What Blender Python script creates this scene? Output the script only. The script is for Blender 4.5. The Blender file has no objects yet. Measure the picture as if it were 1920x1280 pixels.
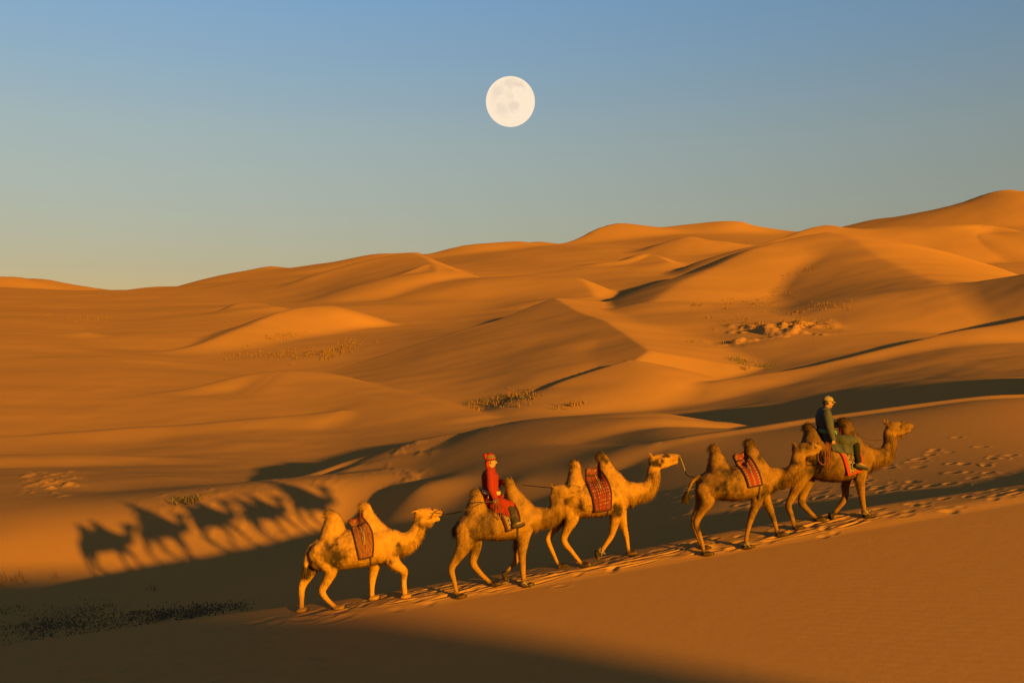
import bpy, bmesh, math, random
import numpy as np
from mathutils import Vector, Matrix
from mathutils.bvhtree import BVHTree

scene = bpy.context.scene
COL = scene.collection
rng = np.random.default_rng(7)
random.seed(7)

# ------------------------------------------------------------------ camera
F = 1866.7            # focal length in photo pixels (35 mm on a 36 mm sensor, 1920 px wide)
CAMZ = 8.0            # eye height above the zero level
HORIZ = 700.0
camd = bpy.data.cameras.new('camera')
camd.lens = 35.0
camd.sensor_width = 36.0
camd.shift_y = 60.0 / 1920.0
camd.clip_start = 0.1
camd.clip_end = 20000
cam = bpy.data.objects.new('camera', camd)
cam.location = (0, 0, CAMZ)
cam.rotation_euler = (math.pi / 2, 0, 0)
COL.objects.link(cam)
scene.camera = cam

# ------------------------------------------------------------------ sky, sun, exposure
SUN_EL = math.radians(7.8)
SUN_AZ = math.radians(147.0)      # clockwise from +Y (the view direction): behind the camera, to the right
world = bpy.data.worlds.new('World')
scene.world = world
world.use_nodes = True
nt = world.node_tree
nt.nodes.clear()
sky = nt.nodes.new('ShaderNodeTexSky')
sky.sky_type = 'NISHITA'
sky.sun_disc = False
sky.sun_elevation = SUN_EL
sky.sun_rotation = SUN_AZ
sky.altitude = 0
sky.air_density = 1.5
sky.dust_density = 0.0
sky.ozone_density = 3.0
bg = nt.nodes.new('ShaderNodeBackground')
bg.inputs['Strength'].default_value = 0.067
wo = nt.nodes.new('ShaderNodeOutputWorld')
# warmer low down, clearer blue above: one tint by elevation, the same all round the horizon
_tc = nt.nodes.new('ShaderNodeTexCoord')
_sx = nt.nodes.new('ShaderNodeSeparateXYZ')
nt.links.new(_tc.outputs['Generated'], _sx.inputs[0])
_rp = nt.nodes.new('ShaderNodeValToRGB')
_el = _rp.color_ramp.elements
_el[0].position = 0.0; _el[0].color = (0.84 / 1.2, 0.57 / 1.2, 0.50 / 1.2, 1)
_el[1].position = 1.0; _el[1].color = (0.92 / 1.2, 0.95 / 1.2, 1.08 / 1.2, 1)
for _z, _c in ((0.10, (0.84, 0.62, 0.59)), (0.225, (1.10, 0.85, 0.79)), (0.35, (0.98, 0.99, 1.15))):
    _e = _el.new(_z); _e.color = (_c[0] / 1.2, _c[1] / 1.2, _c[2] / 1.2, 1)
nt.links.new(_sx.outputs['Z'], _rp.inputs['Fac'])
_mx = nt.nodes.new('ShaderNodeMix')
_mx.data_type = 'RGBA'; _mx.blend_type = 'MULTIPLY'
_mx.inputs[0].default_value = 1.0
nt.links.new(sky.outputs[0], _mx.inputs[6])
nt.links.new(_rp.outputs['Color'], _mx.inputs[7])
nt.links.new(_mx.outputs[2], bg.inputs['Color'])
nt.links.new(bg.outputs[0], wo.inputs['Surface'])

SUN_DIR = Vector((math.sin(SUN_AZ) * math.cos(SUN_EL), math.cos(SUN_AZ) * math.cos(SUN_EL), math.sin(SUN_EL)))
sund = bpy.data.lights.new('sun', 'SUN')
sund.energy = 5.0
sund.angle = math.radians(0.8)
sund.color = (1.0, 0.56, 0.010)
sun = bpy.data.objects.new('sun', sund)
sun.rotation_euler = SUN_DIR.to_track_quat('Z', 'Y').to_euler()
sun.location = (30, -50, 40)
COL.objects.link(sun)

vs = scene.view_settings
vs.view_transform = 'Standard'
vs.look = 'None'
vs.exposure = 1.48
vs.gamma = 1.0
vs.use_curve_mapping = False
scene.cycles.max_bounces = 5
scene.cycles.diffuse_bounces = 3
scene.cycles.use_adaptive_sampling = True

# ------------------------------------------------------------------ helpers
def W(u, v, Y):
    """a point of the place at depth Y seen at photo pixel (u, v)"""
    return np.array([(u - 960.0) / F * Y, Y, CAMZ + (HORIZ - v) / F * Y])

def link(o, parent=None):
    COL.objects.link(o)
    if parent is not None:
        o.parent = parent
    return o

def mesh_obj(name, verts, faces, mat=None, parent=None, smooth=True):
    me = bpy.data.meshes.new(name)
    me.from_pydata([tuple(map(float, p)) for p in verts], [], [tuple(map(int, f)) for f in faces])
    if smooth:
        me.polygons.foreach_set('use_smooth', [True] * len(me.polygons))
    me.update()
    o = bpy.data.objects.new(name, me)
    if mat is not None:
        me.materials.append(mat)
    return link(o, parent)

def tag(o, label=None, cat=None, group=None, kind=None):
    if label: o['label'] = label
    if cat: o['category'] = cat
    if group: o['group'] = group
    if kind: o['kind'] = kind
    return o

def grid_mesh(name, P, mat, smooth=True):
    """P: (rows, cols, 3) array"""
    r, c = P.shape[:2]
    me = bpy.data.meshes.new(name)
    nv = r * c
    me.vertices.add(nv)
    me.vertices.foreach_set('co', np.ascontiguousarray(P.reshape(-1, 3), dtype=np.float32).ravel())
    idx = np.arange(nv).reshape(r, c)
    q = np.stack([idx[:-1, :-1], idx[:-1, 1:], idx[1:, 1:], idx[1:, :-1]], -1).reshape(-1, 4)
    nf = len(q)
    me.loops.add(nf * 4)
    me.loops.foreach_set('vertex_index', q.ravel().astype(np.int32))
    me.polygons.add(nf)
    me.polygons.foreach_set('loop_start', (np.arange(nf) * 4).astype(np.int32))
    me.polygons.foreach_set('use_smooth', np.ones(nf, dtype=bool))
    me.update(calc_edges=True)
    me.validate()
    o = bpy.data.objects.new(name, me)
    me.materials.append(mat)
    return link(o)

class Nodes:
    def __init__(self, name, rough=0.9, spec=0.1):
        self.m = bpy.data.materials.new(name)
        self.m.use_nodes = True
        self.t = self.m.node_tree
        self.b = self.t.nodes['Principled BSDF']
        self.b.inputs['Roughness'].default_value = rough
        self.b.inputs['Specular IOR Level'].default_value = spec
    def n(self, kind, **kw):
        x = self.t.nodes.new(kind)
        for k, v in kw.items():
            setattr(x, k, v)
        return x
    def l(self, a, b):
        self.t.links.new(a, b)
    def noise(self, vec, scale, detail=4, rough=0.5, dist=0.0):
        x = self.n('ShaderNodeTexNoise')
        x.inputs['Scale'].default_value = scale
        x.inputs['Detail'].default_value = detail
        x.inputs['Roughness'].default_value = rough
        x.inputs['Distortion'].default_value = dist
        if vec is not None: self.l(vec, x.inputs['Vector'])
        return x.outputs['Fac']
    def ramp(self, fac, stops, interp='LINEAR'):
        x = self.n('ShaderNodeValToRGB')
        x.color_ramp.interpolation = interp
        e = x.color_ramp.elements
        while len(e) < len(stops): e.new(0.5)
        for i, (p, c) in enumerate(stops):
            e[i].position = p
            e[i].color = (c[0], c[1], c[2], 1) if not isinstance(c, (int, float)) else (c, c, c, 1)
        self.l(fac, x.inputs['Fac'])
        return x.outputs['Color']
    def mix(self, fac, a, b, mode='MIX'):
        x = self.n('ShaderNodeMix', data_type='RGBA', blend_type=mode)
        for sock, val in ((x.inputs[0], fac), (x.inputs[6], a), (x.inputs[7], b)):
            if isinstance(val, (int, float)): sock.default_value = val
            elif isinstance(val, tuple): sock.default_value = (*val[:3], 1)
            else: self.l(val, sock)
        return x.outputs[2]
    def math(self, op, a, b=0.0, c=0.0):
        x = self.n('ShaderNodeMath', operation=op)
        for s, val in zip(x.inputs, (a, b, c)):
            if isinstance(val, (int, float)): s.default_value = val
            else: self.l(val, s)
        return x.outputs[0]
    def coord(self, which='Object'):
        return self.n('ShaderNodeTexCoord').outputs[which]
    def mapping(self, vec, scale=(1, 1, 1), rot=(0, 0, 0), loc=(0, 0, 0)):
        x = self.n('ShaderNodeMapping')
        x.inputs['Scale'].default_value = scale
        x.inputs['Rotation'].default_value = rot
        x.inputs['Location'].default_value = loc
        self.l(vec, x.inputs['Vector'])
        return x.outputs[0]
    def attr(self, name, out='Fac'):
        x = self.n('ShaderNodeAttribute', attribute_name=name)
        return x.outputs[out]
    def color(self, c):
        s = self.b.inputs['Base Color']
        if isinstance(c, tuple): s.default_value = (*c[:3], 1)
        else: self.l(c, s)
    def bump(self, h, strength=0.3, dist=0.02, normal=None):
        x = self.n('ShaderNodeBump')
        x.inputs['Strength'].default_value = strength
        x.inputs['Distance'].default_value = dist
        self.l(h, x.inputs['Height'])
        if normal is not None: self.l(normal, x.inputs['Normal'])
        self.l(x.outputs[0], self.b.inputs['Normal'])
        return x.outputs[0]

def value_noise(x, y, seed=0):
    """smooth value noise on arrays, about -1..1"""
    xi = np.floor(x).astype(np.int64); yi = np.floor(y).astype(np.int64)
    xf = x - xi; yf = y - yi
    def h(a, b):
        n = (a * 374761393 + b * 668265263 + seed * 974634777) & 0x7fffffff
        n = ((n ^ (n >> 13)) * 1274126177) & 0x7fffffff
        n = n ^ (n >> 16)
        return (n & 0xffff) / 32767.5 - 1.0
    sx = xf * xf * xf * (xf * (xf * 6 - 15) + 10); sy = yf * yf * yf * (yf * (yf * 6 - 15) + 10)
    a = h(xi, yi); b = h(xi + 1, yi); c = h(xi, yi + 1); d = h(xi + 1, yi + 1)
    return (a + (b - a) * sx) * (1 - sy) + (c + (d - c) * sx) * sy

def fbm(x, y, octaves=4, seed=0, gain=0.5):
    s = 0; amp = 1; tot = 0
    for i in range(octaves):
        s = s + amp * value_noise(x * 2 ** i + 17.3 * i, y * 2 ** i - 9.1 * i, seed + i)
        tot += amp; amp *= gain
    return s / tot

def sstep(a, b, x):
    t = np.clip((x - a) / (b - a), 0, 1)
    return t * t * (3 - 2 * t)
# ------------------------------------------------------------------ sand
sm = Nodes('dune_sand', rough=1.0, spec=0.0)
_o = sm.coord('Object')
_a = sm.noise(sm.mapping(_o, (1, 1, 2)), 0.05, 5, 0.55, 0.4)
_b = sm.noise(_o, 3.0, 6, 0.6)
_c = sm.noise(_o, 240.0, 2, 0.6)
c1 = sm.mix(_a, (0.34, 0.140, 0.036), (0.39, 0.166, 0.041))
c2 = sm.mix(sm.math('MULTIPLY', _b, 0.35), c1, (0.32, 0.135, 0.034))
sm.color(sm.mix(sm.ramp(_c, [(0.35, 0.0), (0.75, 0.35)]), c2, (0.44, 0.20, 0.052)))
# wind ripples, only where a ripple is big enough to be seen
_w = sm.n('ShaderNodeTexWave', wave_type='BANDS', bands_direction='Y', wave_profile='SIN')
_w.inputs['Scale'].default_value = 1.9
_w.inputs['Distortion'].default_value = 5.0
_w.inputs['Detail'].default_value = 3.0
_w.inputs['Detail Scale'].default_value = 0.6
sm.l(sm.mapping(_o, (1, 1, 1), (0, 0, 0.5)), _w.inputs['Vector'])
_patch = sm.ramp(sm.noise(_o, 0.13, 3), [(0.42, 0.0), (0.68, 1.0)])
hgt = sm.math('ADD', sm.math('MULTIPLY', sm.math('MULTIPLY', _w.outputs['Fac'], _patch), 0.10), sm.math('MULTIPLY', _b, 0.45))
hgt = sm.math('ADD', hgt, sm.math('MULTIPLY', _c, 0.10))
sm.bump(hgt, 0.35, 0.03)
SAND = sm.m

def interp(u, pts):
    p = np.array(pts, float)
    return np.interp(u, p[:, 0], p[:, 1])

def smooth_interp(u, pts, lo=-900, hi=2800, width=40):
    g = np.arange(lo, hi + 1, 10.0)
    y = interp(g, pts)
    k = np.exp(-0.5 * (np.arange(-12, 13) * 10.0 / width) ** 2); k /= k.sum()
    yp = np.concatenate([np.full(12, y[0]), y, np.full(12, y[-1])])
    y = np.convolve(yp, k, 'valid')
    return np.interp(u, g, y)

# --- the ridge the camels walk on
CREST = [(-900, 1350), (-400, 1270), (0, 1205), (250, 1172), (500, 1141), (640, 1125), (740, 1108), (833, 1091), (919, 1080), (1006, 1064), (1063, 1054),
         (1121, 1043), (1185, 1032), (1240, 1020), (1312, 1005), (1405, 989), (1492, 973), (1563, 960), (1635, 948), (1779, 928), (1920, 907), (2100, 894), (2400, 882), (2800, 876)]
def v_track(u):                         # where the surface at Y = 20 is seen
    return 1151.0 - 0.173 * (u - 565.0)
def yc_of(u):                           # depth of the crest
    return interp(u, [(-900, 22.5), (0, 21.6), (400, 20.9), (650, 20.55), (2800, 20.55)])

def near_height(X, Y):
    u20 = X / 20.0 * F + 960.0
    zs = CAMZ + (HORIZ - v_track(u20)) / F * 20.0
    uc = X / 20.6 * F + 960.0
    yc = yc_of(uc)
    zc = CAMZ + (HORIZ - smooth_interp(uc, CREST)) / F * yc
    # front slope
    d = 20.0 - Y
    front = zs - 0.15 * d - 0.0012 * np.clip(d, 0, 30) ** 2 * (0.8 + 0.2 * np.tanh(X / 3.0))
    t = np.clip((Y - 19.7) / (yc - 19.7), 0, 1)
    mid = zs + (zc - zs) * (t * t * (3 - 2 * t))
    wmid = sstep(19.2, 20.0, Y)
    top = front * (1 - wmid) + mid * wmid
    dl = Y - yc
    r = 0.16
    lee = zc - 0.55 * (np.sqrt(np.clip(dl, 0, None) ** 2 + r * r) - r)
    return np.where(dl > 0, lee, top)

# --- far dunes: a smooth base through control points, crests on top
BASE = [(-500, 1200, 32), (-500, 1000, 50), (-500, 880, 80), (-500, 760, 130), (-500, 600, 220), (-500, 540, 420),
 (0, 1215, 29), (0, 1085, 38), (240, 1075, 38.4), (300, 1150, 29), (560, 1110, 26.5), (640, 1060, 31), (650, 990, 41.2),
 (960, 1045, 24), (960, 970, 32), (880, 978, 33.5), (1137, 1020, 23.5), (1137, 962, 28), (1300, 1003, 22.2), (1293, 968, 24), (1440, 981, 21.6), (1440, 960, 23), (1700, 937, 21.6), (1700, 914, 23), (1700, 768, 39),
 (1920, 905, 21.6), (1920, 882, 23), (1920, 747, 42), (1940, 746, 50), (2400, 878, 22.5), (2400, 805, 30), (2400, 765, 42), (2400, 700, 80), (2400, 560, 170), (2400, 440, 420), (3200, 870, 22.5), (3200, 760, 42), (3200, 700, 80), (3200, 560, 170), (3200, 440, 420),
 (1240, 834, 35.5), (1373, 814, 36), (1567, 785, 38), (1829, 751, 40.5), (1135, 843, 38.5), (960, 908, 36.5), (960, 872, 41.5), (960, 848, 45), (1137, 932, 30), (1137, 892, 34), (800, 900, 44), (785, 988, 36), (0, 1010, 42), (205, 995, 42.5), (310, 965, 43.3), (430, 945, 44), (545, 925, 44.5), (640, 907, 45.5), (785, 910, 40.5), (880, 920, 38.5), (880, 882, 43), (0, 900, 65), (300, 893, 65), (560, 905, 60), (700, 895, 46), (700, 880, 51.5), (200, 922, 57),
 (1100, 812, 44), (955, 816, 51), (1240, 804, 40), (1100, 779, 62), (955, 791, 68), (1240, 775, 60), (1440, 778, 78), (1567, 776, 70), (1567, 750, 76), (1700, 745, 70), (1700, 724, 84), (1340, 780, 82), (873, 806, 93), (675, 860, 80), (1240, 766, 101), (1450, 730, 104),
 (1850, 728, 60), (1440, 825, 46), (1567, 806, 47), (1700, 796, 49), (1800, 782, 51), (1567, 792, 58), (1700, 775, 60), (1800, 762, 62), (1440, 805, 60), (1800, 660, 112),
 (0, 856, 95), (275, 836, 100), (447, 828, 97), (447, 770, 118), (640, 805, 106), (640, 745, 122), (800, 795, 99),
 (1300, 695, 125), (1430, 645, 136), (1430, 605, 152), (1600, 605, 152), (1800, 615, 150), (1300, 645, 142), (1280, 565, 195), (1240, 705, 119),
 (870, 762, 113.5), (720, 700, 143.8), (900, 700, 130), (1000, 650, 141), (950, 620, 160), (1100, 640, 136.5), (800, 660, 155), (1000, 720, 117.5), (1100, 690, 120.5), (650, 692, 154), (600, 655, 175), (760, 610, 205), (300, 695, 150), (100, 690, 150), (0, 765, 122),
 (0, 655, 172), (200, 630, 190), (0, 598, 225), (200, 588, 245), (400, 625, 200), (450, 570, 285), (600, 565, 265), (700, 570, 240), (900, 570, 240), (1000, 550, 265),
 (1180, 565, 220), (1180, 505, 310), (1000, 495, 340), (850, 505, 330), (1300, 485, 340), (1450, 530, 230), (1600, 550, 200), (1800, 490, 300), (1900, 455, 340), (1800, 565, 190)]
SKY = [(-600, 540), (-300, 505), (0, 518), (30, 524), (80, 527), (130, 536), (200, 545), (230, 546), (290, 538), (380, 533), (392, 532), (440, 515), (500, 497), (522, 496), (550, 498), (600, 491),
       (640, 487), (700, 477), (740, 476), (783, 475), (801, 479), (870, 462), (930, 455), (972, 453), (985, 455), (1010, 452), (1050, 454), (1090, 440), (1120, 425), (1155, 418),
       (1190, 424), (1230, 429), (1290, 422), (1340, 417), (1390, 417), (1420, 424), (1490, 430), (1530, 431), (1549, 426), (1575, 429), (1620, 413), (1660, 406), (1700, 402),
       (1780, 385), (1840, 365), (1880, 357), (1905, 360), (1920, 365), (2060, 392), (2300, 380), (2600, 430)]
for uu in range(-500, 2501, 160):
    BASE.append((uu, interp(uu, SKY) + 16, 470))
    BASE.append((uu, interp(uu, SKY) + 70, 900))

def deep(Y):
    return Y if Y < 110 else 110.0 * (Y / 110.0) ** 1.55
BASE = [(a, b, deep(c)) for a, b, c in BASE]

def _rb(u, Y):
    return np.stack([u / 420.0, np.log(Y) * 3.2], -1)
_bp = np.array(BASE, float)
_bc = _rb(_bp[:, 0], _bp[:, 2])
_bz = _bp[:, 1]
def _tps(r2):
    return np.where(r2 > 0, 0.5 * r2 * np.log(np.maximum(r2, 1e-12)), 0)
_n = len(_bp)
_K = _tps(((_bc[:, None] - _bc[None]) ** 2).sum(-1)) + 0.008 * np.eye(_n)
_Pm = np.concatenate([np.ones((_n, 1)), _bc], 1)
_A = np.block([[_K, _Pm], [_Pm.T, np.zeros((3, 3))]])
_w8 = np.linalg.solve(_A, np.concatenate([_bz, np.zeros(3)]))
def base_height(X, Y):
    u = X / Y * F + 960.0
    q = _rb(np.clip(u, -700, 3300), Y)
    v = _w8[_n] + q[..., 0] * _w8[_n + 1] + q[..., 1] * _w8[_n + 2]
    for i in range(_n):
        d2 = (q[..., 0] - _bc[i, 0]) ** 2 + (q[..., 1] - _bc[i, 1]) ** 2
        v = v + _w8[i] * _tps(d2)
    return CAMZ + (HORIZ - v) / F * Y

# crests: points (u, v, depth), slope towards the camera, slope away from it, roundness of the crest (m)
RIDGES = [
 # R1 behind the riders
 dict(p=[(690, 870, 52), (776, 850, 51), (883, 836, 49), (955, 831, 46.5), (1027, 832, 43), (1135, 836, 39), (1240, 827, 36), (1373, 807, 36.5), (1470, 792, 37), (1567, 778, 38.5), (1700, 760, 39.5), (1829, 744, 41), (1920, 739, 42.5), (2200, 735, 48)], f=0.24, b=0.26, r=0.4, w=5, dense=110),
 # R2
 dict(p=[(470, 932, 50), (530, 905, 52), (600, 884, 53.5), (675, 858, 55), (776, 836, 55.5), (865, 813, 55), (919, 800, 54.5)], f=0.18, b=0.27, r=0.4, w=7),
 dict(p=[(865, 813, 55), (919, 800, 54.5), (1027, 787, 50.5), (1135, 783, 46.5), (1240, 782, 44), (1340, 790, 45)], f=0.15, b=0.16, r=1.0, w=7),
 # low crest right
 dict(p=[(1700, 716, 74), (1757, 712, 68), (1840, 708, 61), (1920, 705, 56.5), (2200, 700, 53)], f=0.08, b=0.12, r=1.0),
 # R3 the long one
 dict(p=[(500, 856, 90), (560, 849, 92), (740, 819, 98), (873, 799, 102), (1027, 767, 105), (1135, 751, 107), (1240, 737, 109), (1348, 712, 111), (1538, 683, 115), (1707, 642, 121), (1920, 597, 130), (2200, 540, 140)], f=0.12, b=0.35, r=0.8),
 # R4 left low crest
 dict(p=[(-300, 858, 84), (0, 853, 85), (206, 853, 86), (330, 857, 86), (420, 864, 84)], f=0.03, b=0.15, r=0.8),
 # R5
 dict(p=[(-300, 836, 108), (0, 823, 108), (138, 811, 110), (275, 801, 111), (447, 790, 112), (550, 780, 113), (640, 771, 113)], f=0.13, b=0.30, r=1.0),
 # bright dune on the left
 dict(p=[(-200, 815, 120), (0, 793, 122), (138, 764, 126), (258, 745, 129), (344, 731, 131), (447, 707, 134), (516, 694, 136), (596, 696, 134), (704, 726, 124), (812, 751, 114), (905, 775, 104)], f=0.14, b=0.30, r=2.0),
 # centre dune
 # its little foot dune
 dict(p=[(1015, 731, 113), (1034, 723, 113.4), (1063, 711, 114.2), (1135, 687, 116), (1180, 673, 117.5)], f=0.07, b=0.45, r=0.3),
 # behind centre dune
 dict(p=[(640, 556, 300), (725, 542, 296), (848, 538, 286), (873, 525, 284), (984, 518, 272), (1070, 520, 260), (1100, 536, 246), (1112, 556, 232)], f=0.10, b=0.3, r=1.5),
 # left hill
 dict(p=[(480, 575, 365), (560, 549, 362), (632, 520, 356), (715, 486, 350), (747, 478, 346), (783, 475, 338), (812, 497, 305), (818, 511, 285)], f=0.18, b=0.3, r=1.5),
 dict(p=[(745, 522, 285), (770, 512, 290), (811, 496, 300), (850, 508, 290)], f=0.15, b=0.3, r=1.0),
 # right big dune
 dict(p=[(1225, 566, 180), (1283, 527, 200), (1348, 494, 216), (1409, 471, 228), (1456, 455, 238), (1553, 437, 246)], f=0.09, b=0.22, r=2.0),
 dict(p=[(1553, 437, 246), (1600, 449, 234), (1632, 473, 218), (1671, 492, 202), (1718, 516, 186), (1770, 535, 168)], f=0.08, b=0.10, r=1.5),
 dict(p=[(1409, 462, 300), (1490, 440, 320), (1549, 425, 330), (1600, 433, 330), (1700, 425, 330), (1840, 420, 330), (1920, 432, 320)], f=0.15, b=0.3, r=2.0),
 # right ridge
 dict(p=[(1590, 556, 188), (1650, 547, 184), (1743, 540, 177), (1851, 530, 169), (1920, 519, 164), (2200, 480, 154)], f=0.11, b=0.12, r=1.5),
 # small ones left
 dict(p=[(330, 597, 245), (412, 578, 250), (474, 567, 250), (520, 575, 240)], f=0.12, b=0.3, r=1.0),
 dict(p=[(230, 663, 172), (344, 648, 178), (412, 632, 184), (481, 605, 196), (557, 580, 208), (620, 575, 210)], f=0.15, b=0.3, r=1.5),
 dict(p=[(-200, 660, 180), (0, 638, 190), (69, 628, 195), (160, 618, 195)], f=0.15, b=0.3, r=2.0),
 # small dark one right of centre
 dict(p=[(1152, 493, 330), (1190, 480, 330), (1225, 478, 330), (1255, 492, 315)], f=0.15, b=0.3, r=1.0),
 dict(p=[(1150, 478, 390), (1240, 455, 385), (1290, 442, 380), (1330, 452, 380)], f=0.22, b=0.3, r=1.5),
]
# unseen hill added outside the frame on the right, shaped so its shadow fills the hollow
_hp = []
for _q, _S in ((44.5, 0.8), (46.5, 3.5), (49, 4.35), (51.5, 4.5), (53.2, 4.25), (54.5, 3.55), (60, 3.2), (70, 1.5), (90, -1.0)):
    _a = 22.0
    _X, _Y = 0.8387 * _q - 0.5446 * _a, 0.5446 * _q + 0.8387 * _a
    _hp.append((960 + _X / _Y * F, HORIZ - (_S - 0.137 * _a) / _Y * F, _Y))
RIDGES.append(dict(p=_hp, f=0.16, b=0.3, r=1.5, w=9.0, n=2))
for R in RIDGES[:-1]:
    R['p'] = [(a, b, deep(c)) for a, b, c in R['p']]
_sk = [(u, v, 470 + 25 * math.sin(u / 170.0)) for u, v in SKY]
_sk = [(a, b, deep(c)) for a, b, c in _sk]
RIDGES.append(dict(p=_sk, f=0.2, b=0.5, r=7.0, dense=260))

def catmull(p, n=4):
    p = np.array(p, float); out = []
    q = np.concatenate([[2 * p[0] - p[1]], p, [2 * p[-1] - p[-2]]])
    for i in range(1, len(q) - 2):
        for t in np.arange(n) / n:
            a, b, c, d = q[i - 1], q[i], q[i + 1], q[i + 2]
            out.append(0.5 * (2 * b + (c - a) * t + (2 * a - 5 * b + 4 * c - d) * t * t + (3 * b - a - 3 * c + d) * t ** 3))
    out.append(p[-1])
    return np.array(out)

def ridge_height(X, Y, R):
    """a crest line with a flank to each side; heights far from the crest follow a smoothed crest"""
    X = X.astype(np.float32); Y = Y.astype(np.float32)
    A = catmull(R['p'], 3)
    P = np.array([W(*q) for q in A])
    D = P[1:, :2] - P[:-1, :2]
    L = np.sqrt((D ** 2).sum(1))
    dm2 = np.full(X.shape, 1e12, np.float32); zn = np.zeros(X.shape, np.float32)
    for i in range(len(D)):
        dx, dy = float(D[i, 0]), float(D[i, 1]); l2 = float(L[i]) ** 2
        ax, ay = float(P[i, 0]), float(P[i, 1])
        t = np.clip(((X - ax) * dx + (Y - ay) * dy) / l2, 0, 1)
        d2 = (X - ax - t * dx) ** 2 + (Y - ay - t * dy) ** 2
        m = d2 < dm2
        zn = np.where(m, float(P[i, 2]) + t * float(P[i + 1, 2] - P[i, 2]), zn)
        dm2 = np.where(m, d2, dm2)
    dm = np.sqrt(dm2)
    # dense points, evenly spaced along the crest
    s = np.concatenate([[0], np.cumsum(L)])
    n = int(R.get('dense', 56))
    q = np.linspace(0, s[-1], n); sp = s[-1] / (n - 1)
    Q = np.stack([np.interp(q, s, P[:, k]) for k in range(3)], 1)
    T = np.gradient(Q[:, :2], axis=0); T /= np.linalg.norm(T, axis=1)[:, None]
    sg = 0.32 * dm + 0.75 * sp
    i2 = 1.0 / (2 * sg * sg)
    ws = np.zeros_like(dm); wz = np.zeros_like(dm); wd = np.zeros_like(dm)
    for k in range(n):
        px = X - float(Q[k, 0]); py = Y - float(Q[k, 1])
        d2 = px * px + py * py
        w = np.exp(np.clip(-(d2 - dm2) * i2, -30, 0))
        ws += w; wz += w * float(Q[k, 2])
        wd += w * (px * float(-T[k, 1]) + py * float(T[k, 0])) / np.sqrt(d2 + 1e-6)
    zc = wz / ws
    S = ws * sp / (2.5066 * sg)
    ds = np.sqrt(np.maximum(dm2 - 2 * sg * sg * np.log(np.clip(S, 0.6, 4.0)) * dm / (dm + 2 * sp), 0))
    side = 0.5 + 0.5 * np.clip(wd / ws * 1.04, -1, 1)
    # right on the crest the exact line, further off the smoothed one
    e = np.exp(-(dm / (1.2 * sp)) ** 2)
    zl = zc * (1 - e) + zn * e
    w_ = R.get('w', 0.22 * P[:, 1].mean()); r = R['r']
    return (zl - 0.16 * ds * ds / w_ - (R['f'] * (1 - side) + R['b'] * side) * (np.sqrt(ds * ds + r * r) - r)).astype(np.float64)

def smax(a, b, k):
    h = np.clip(0.5 + 0.5 * (a - b) / k, 0, 1)
    return b + (a - b) * h + k * h * (1 - h)

def centre_face(X, Y):
    """the big tilted face of the centre dune, cut off by its curved crest on the right and its brink at the back"""
    z = CAMZ - 19.04 + 0.2 * X + 0.14 * Y
    xc = np.interp(Y, [95, 112, 122, 131, 152, 178, 205, 235, 255, 300], [-6, 6, 13.8, 17.7, 17.6, 16.7, 14.6, 11.8, 10.7, 8])
    e = X - xc
    z = z - 0.34 * (np.sqrt(np.clip(e, 0, None) ** 2 + 0.25) - 0.5)
    d = (X - 10.7) * -0.85 + (Y - 255.0) * 0.53
    return z - 0.5 * (np.sqrt(np.clip(d, 0, None) ** 2 + 0.25) - 0.5)

def far_height(X, Y, detail=True):
    """X, Y as grids: rows share a depth, columns share a bearing"""
    z = base_height(X, Y)
    u = X / Y * F + 960.0
    for R in RIDGES:
        pp = np.array(R['p'])
        rows = np.where((Y[:, 0] > pp[:, 2].min() * 0.5) & (Y[:, 0] < pp[:, 2].max() * 1.9))[0]
        ext = R.get('ext', 700)
        cols = np.where((u[0] > pp[:, 0].min() - ext) & (u[0] < pp[:, 0].max() + ext))[0]
        if len(rows) == 0 or len(cols) == 0:
            continue
        sl = (slice(rows[0], rows[-1] + 1), slice(cols[0], cols[-1] + 1))
        z[sl] = smax(z[sl], ridge_height(X[sl], Y[sl], R), R.get('k', 0.0035) * Y[sl])
    rows = (Y[:, 0] > 95) & (Y[:, 0] < 330)
    z[rows] = smax(z[rows], centre_face(X[rows], Y[rows]), 0.0025 * Y[rows])
    if detail:
        # broad diagonal swells: left flanks duller, right flanks brighter
        lu = u / 1867.0; ly = np.log(Y)
        ph = 2 * math.pi * (lu * 3.1 + ly * 1.15) + 2.6 * fbm(lu * 2.3, ly * 2.0, 2, 51)
        am = 0.0026 * (0.55 + 0.45 * fbm(lu * 3.0 + 5, ly * 2.5, 2, 57))
        z = z + am * Y * (np.sin(ph) + 0.35 * np.sin(2 * ph + 0.9)) * sstep(85, 150, Y)
        z = z + 0.0018 * Y * fbm(X / (0.12 * Y), np.log(Y) * 9.0, 3, 3) * sstep(30, 80, Y)
    return z

uu = np.concatenate([np.linspace(-640, -40, 90, endpoint=False), np.linspace(-40, 1960, 1060, endpoint=False), np.linspace(1960, 3300, 150)])
yy = np.concatenate([np.linspace(20.9, 31, 230, endpoint=False), np.exp(np.linspace(math.log(31), math.log(1150), 640, endpoint=False)), np.exp(np.linspace(math.log(1150), math.log(3600), 25))])
UU, YY = np.meshgrid(uu, yy)
XX = (UU - 960) / F * YY
ZZ = far_height(XX, YY)
ZZ = ZZ - 0.8 * np.clip(21.4 - YY, 0, None)
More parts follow.
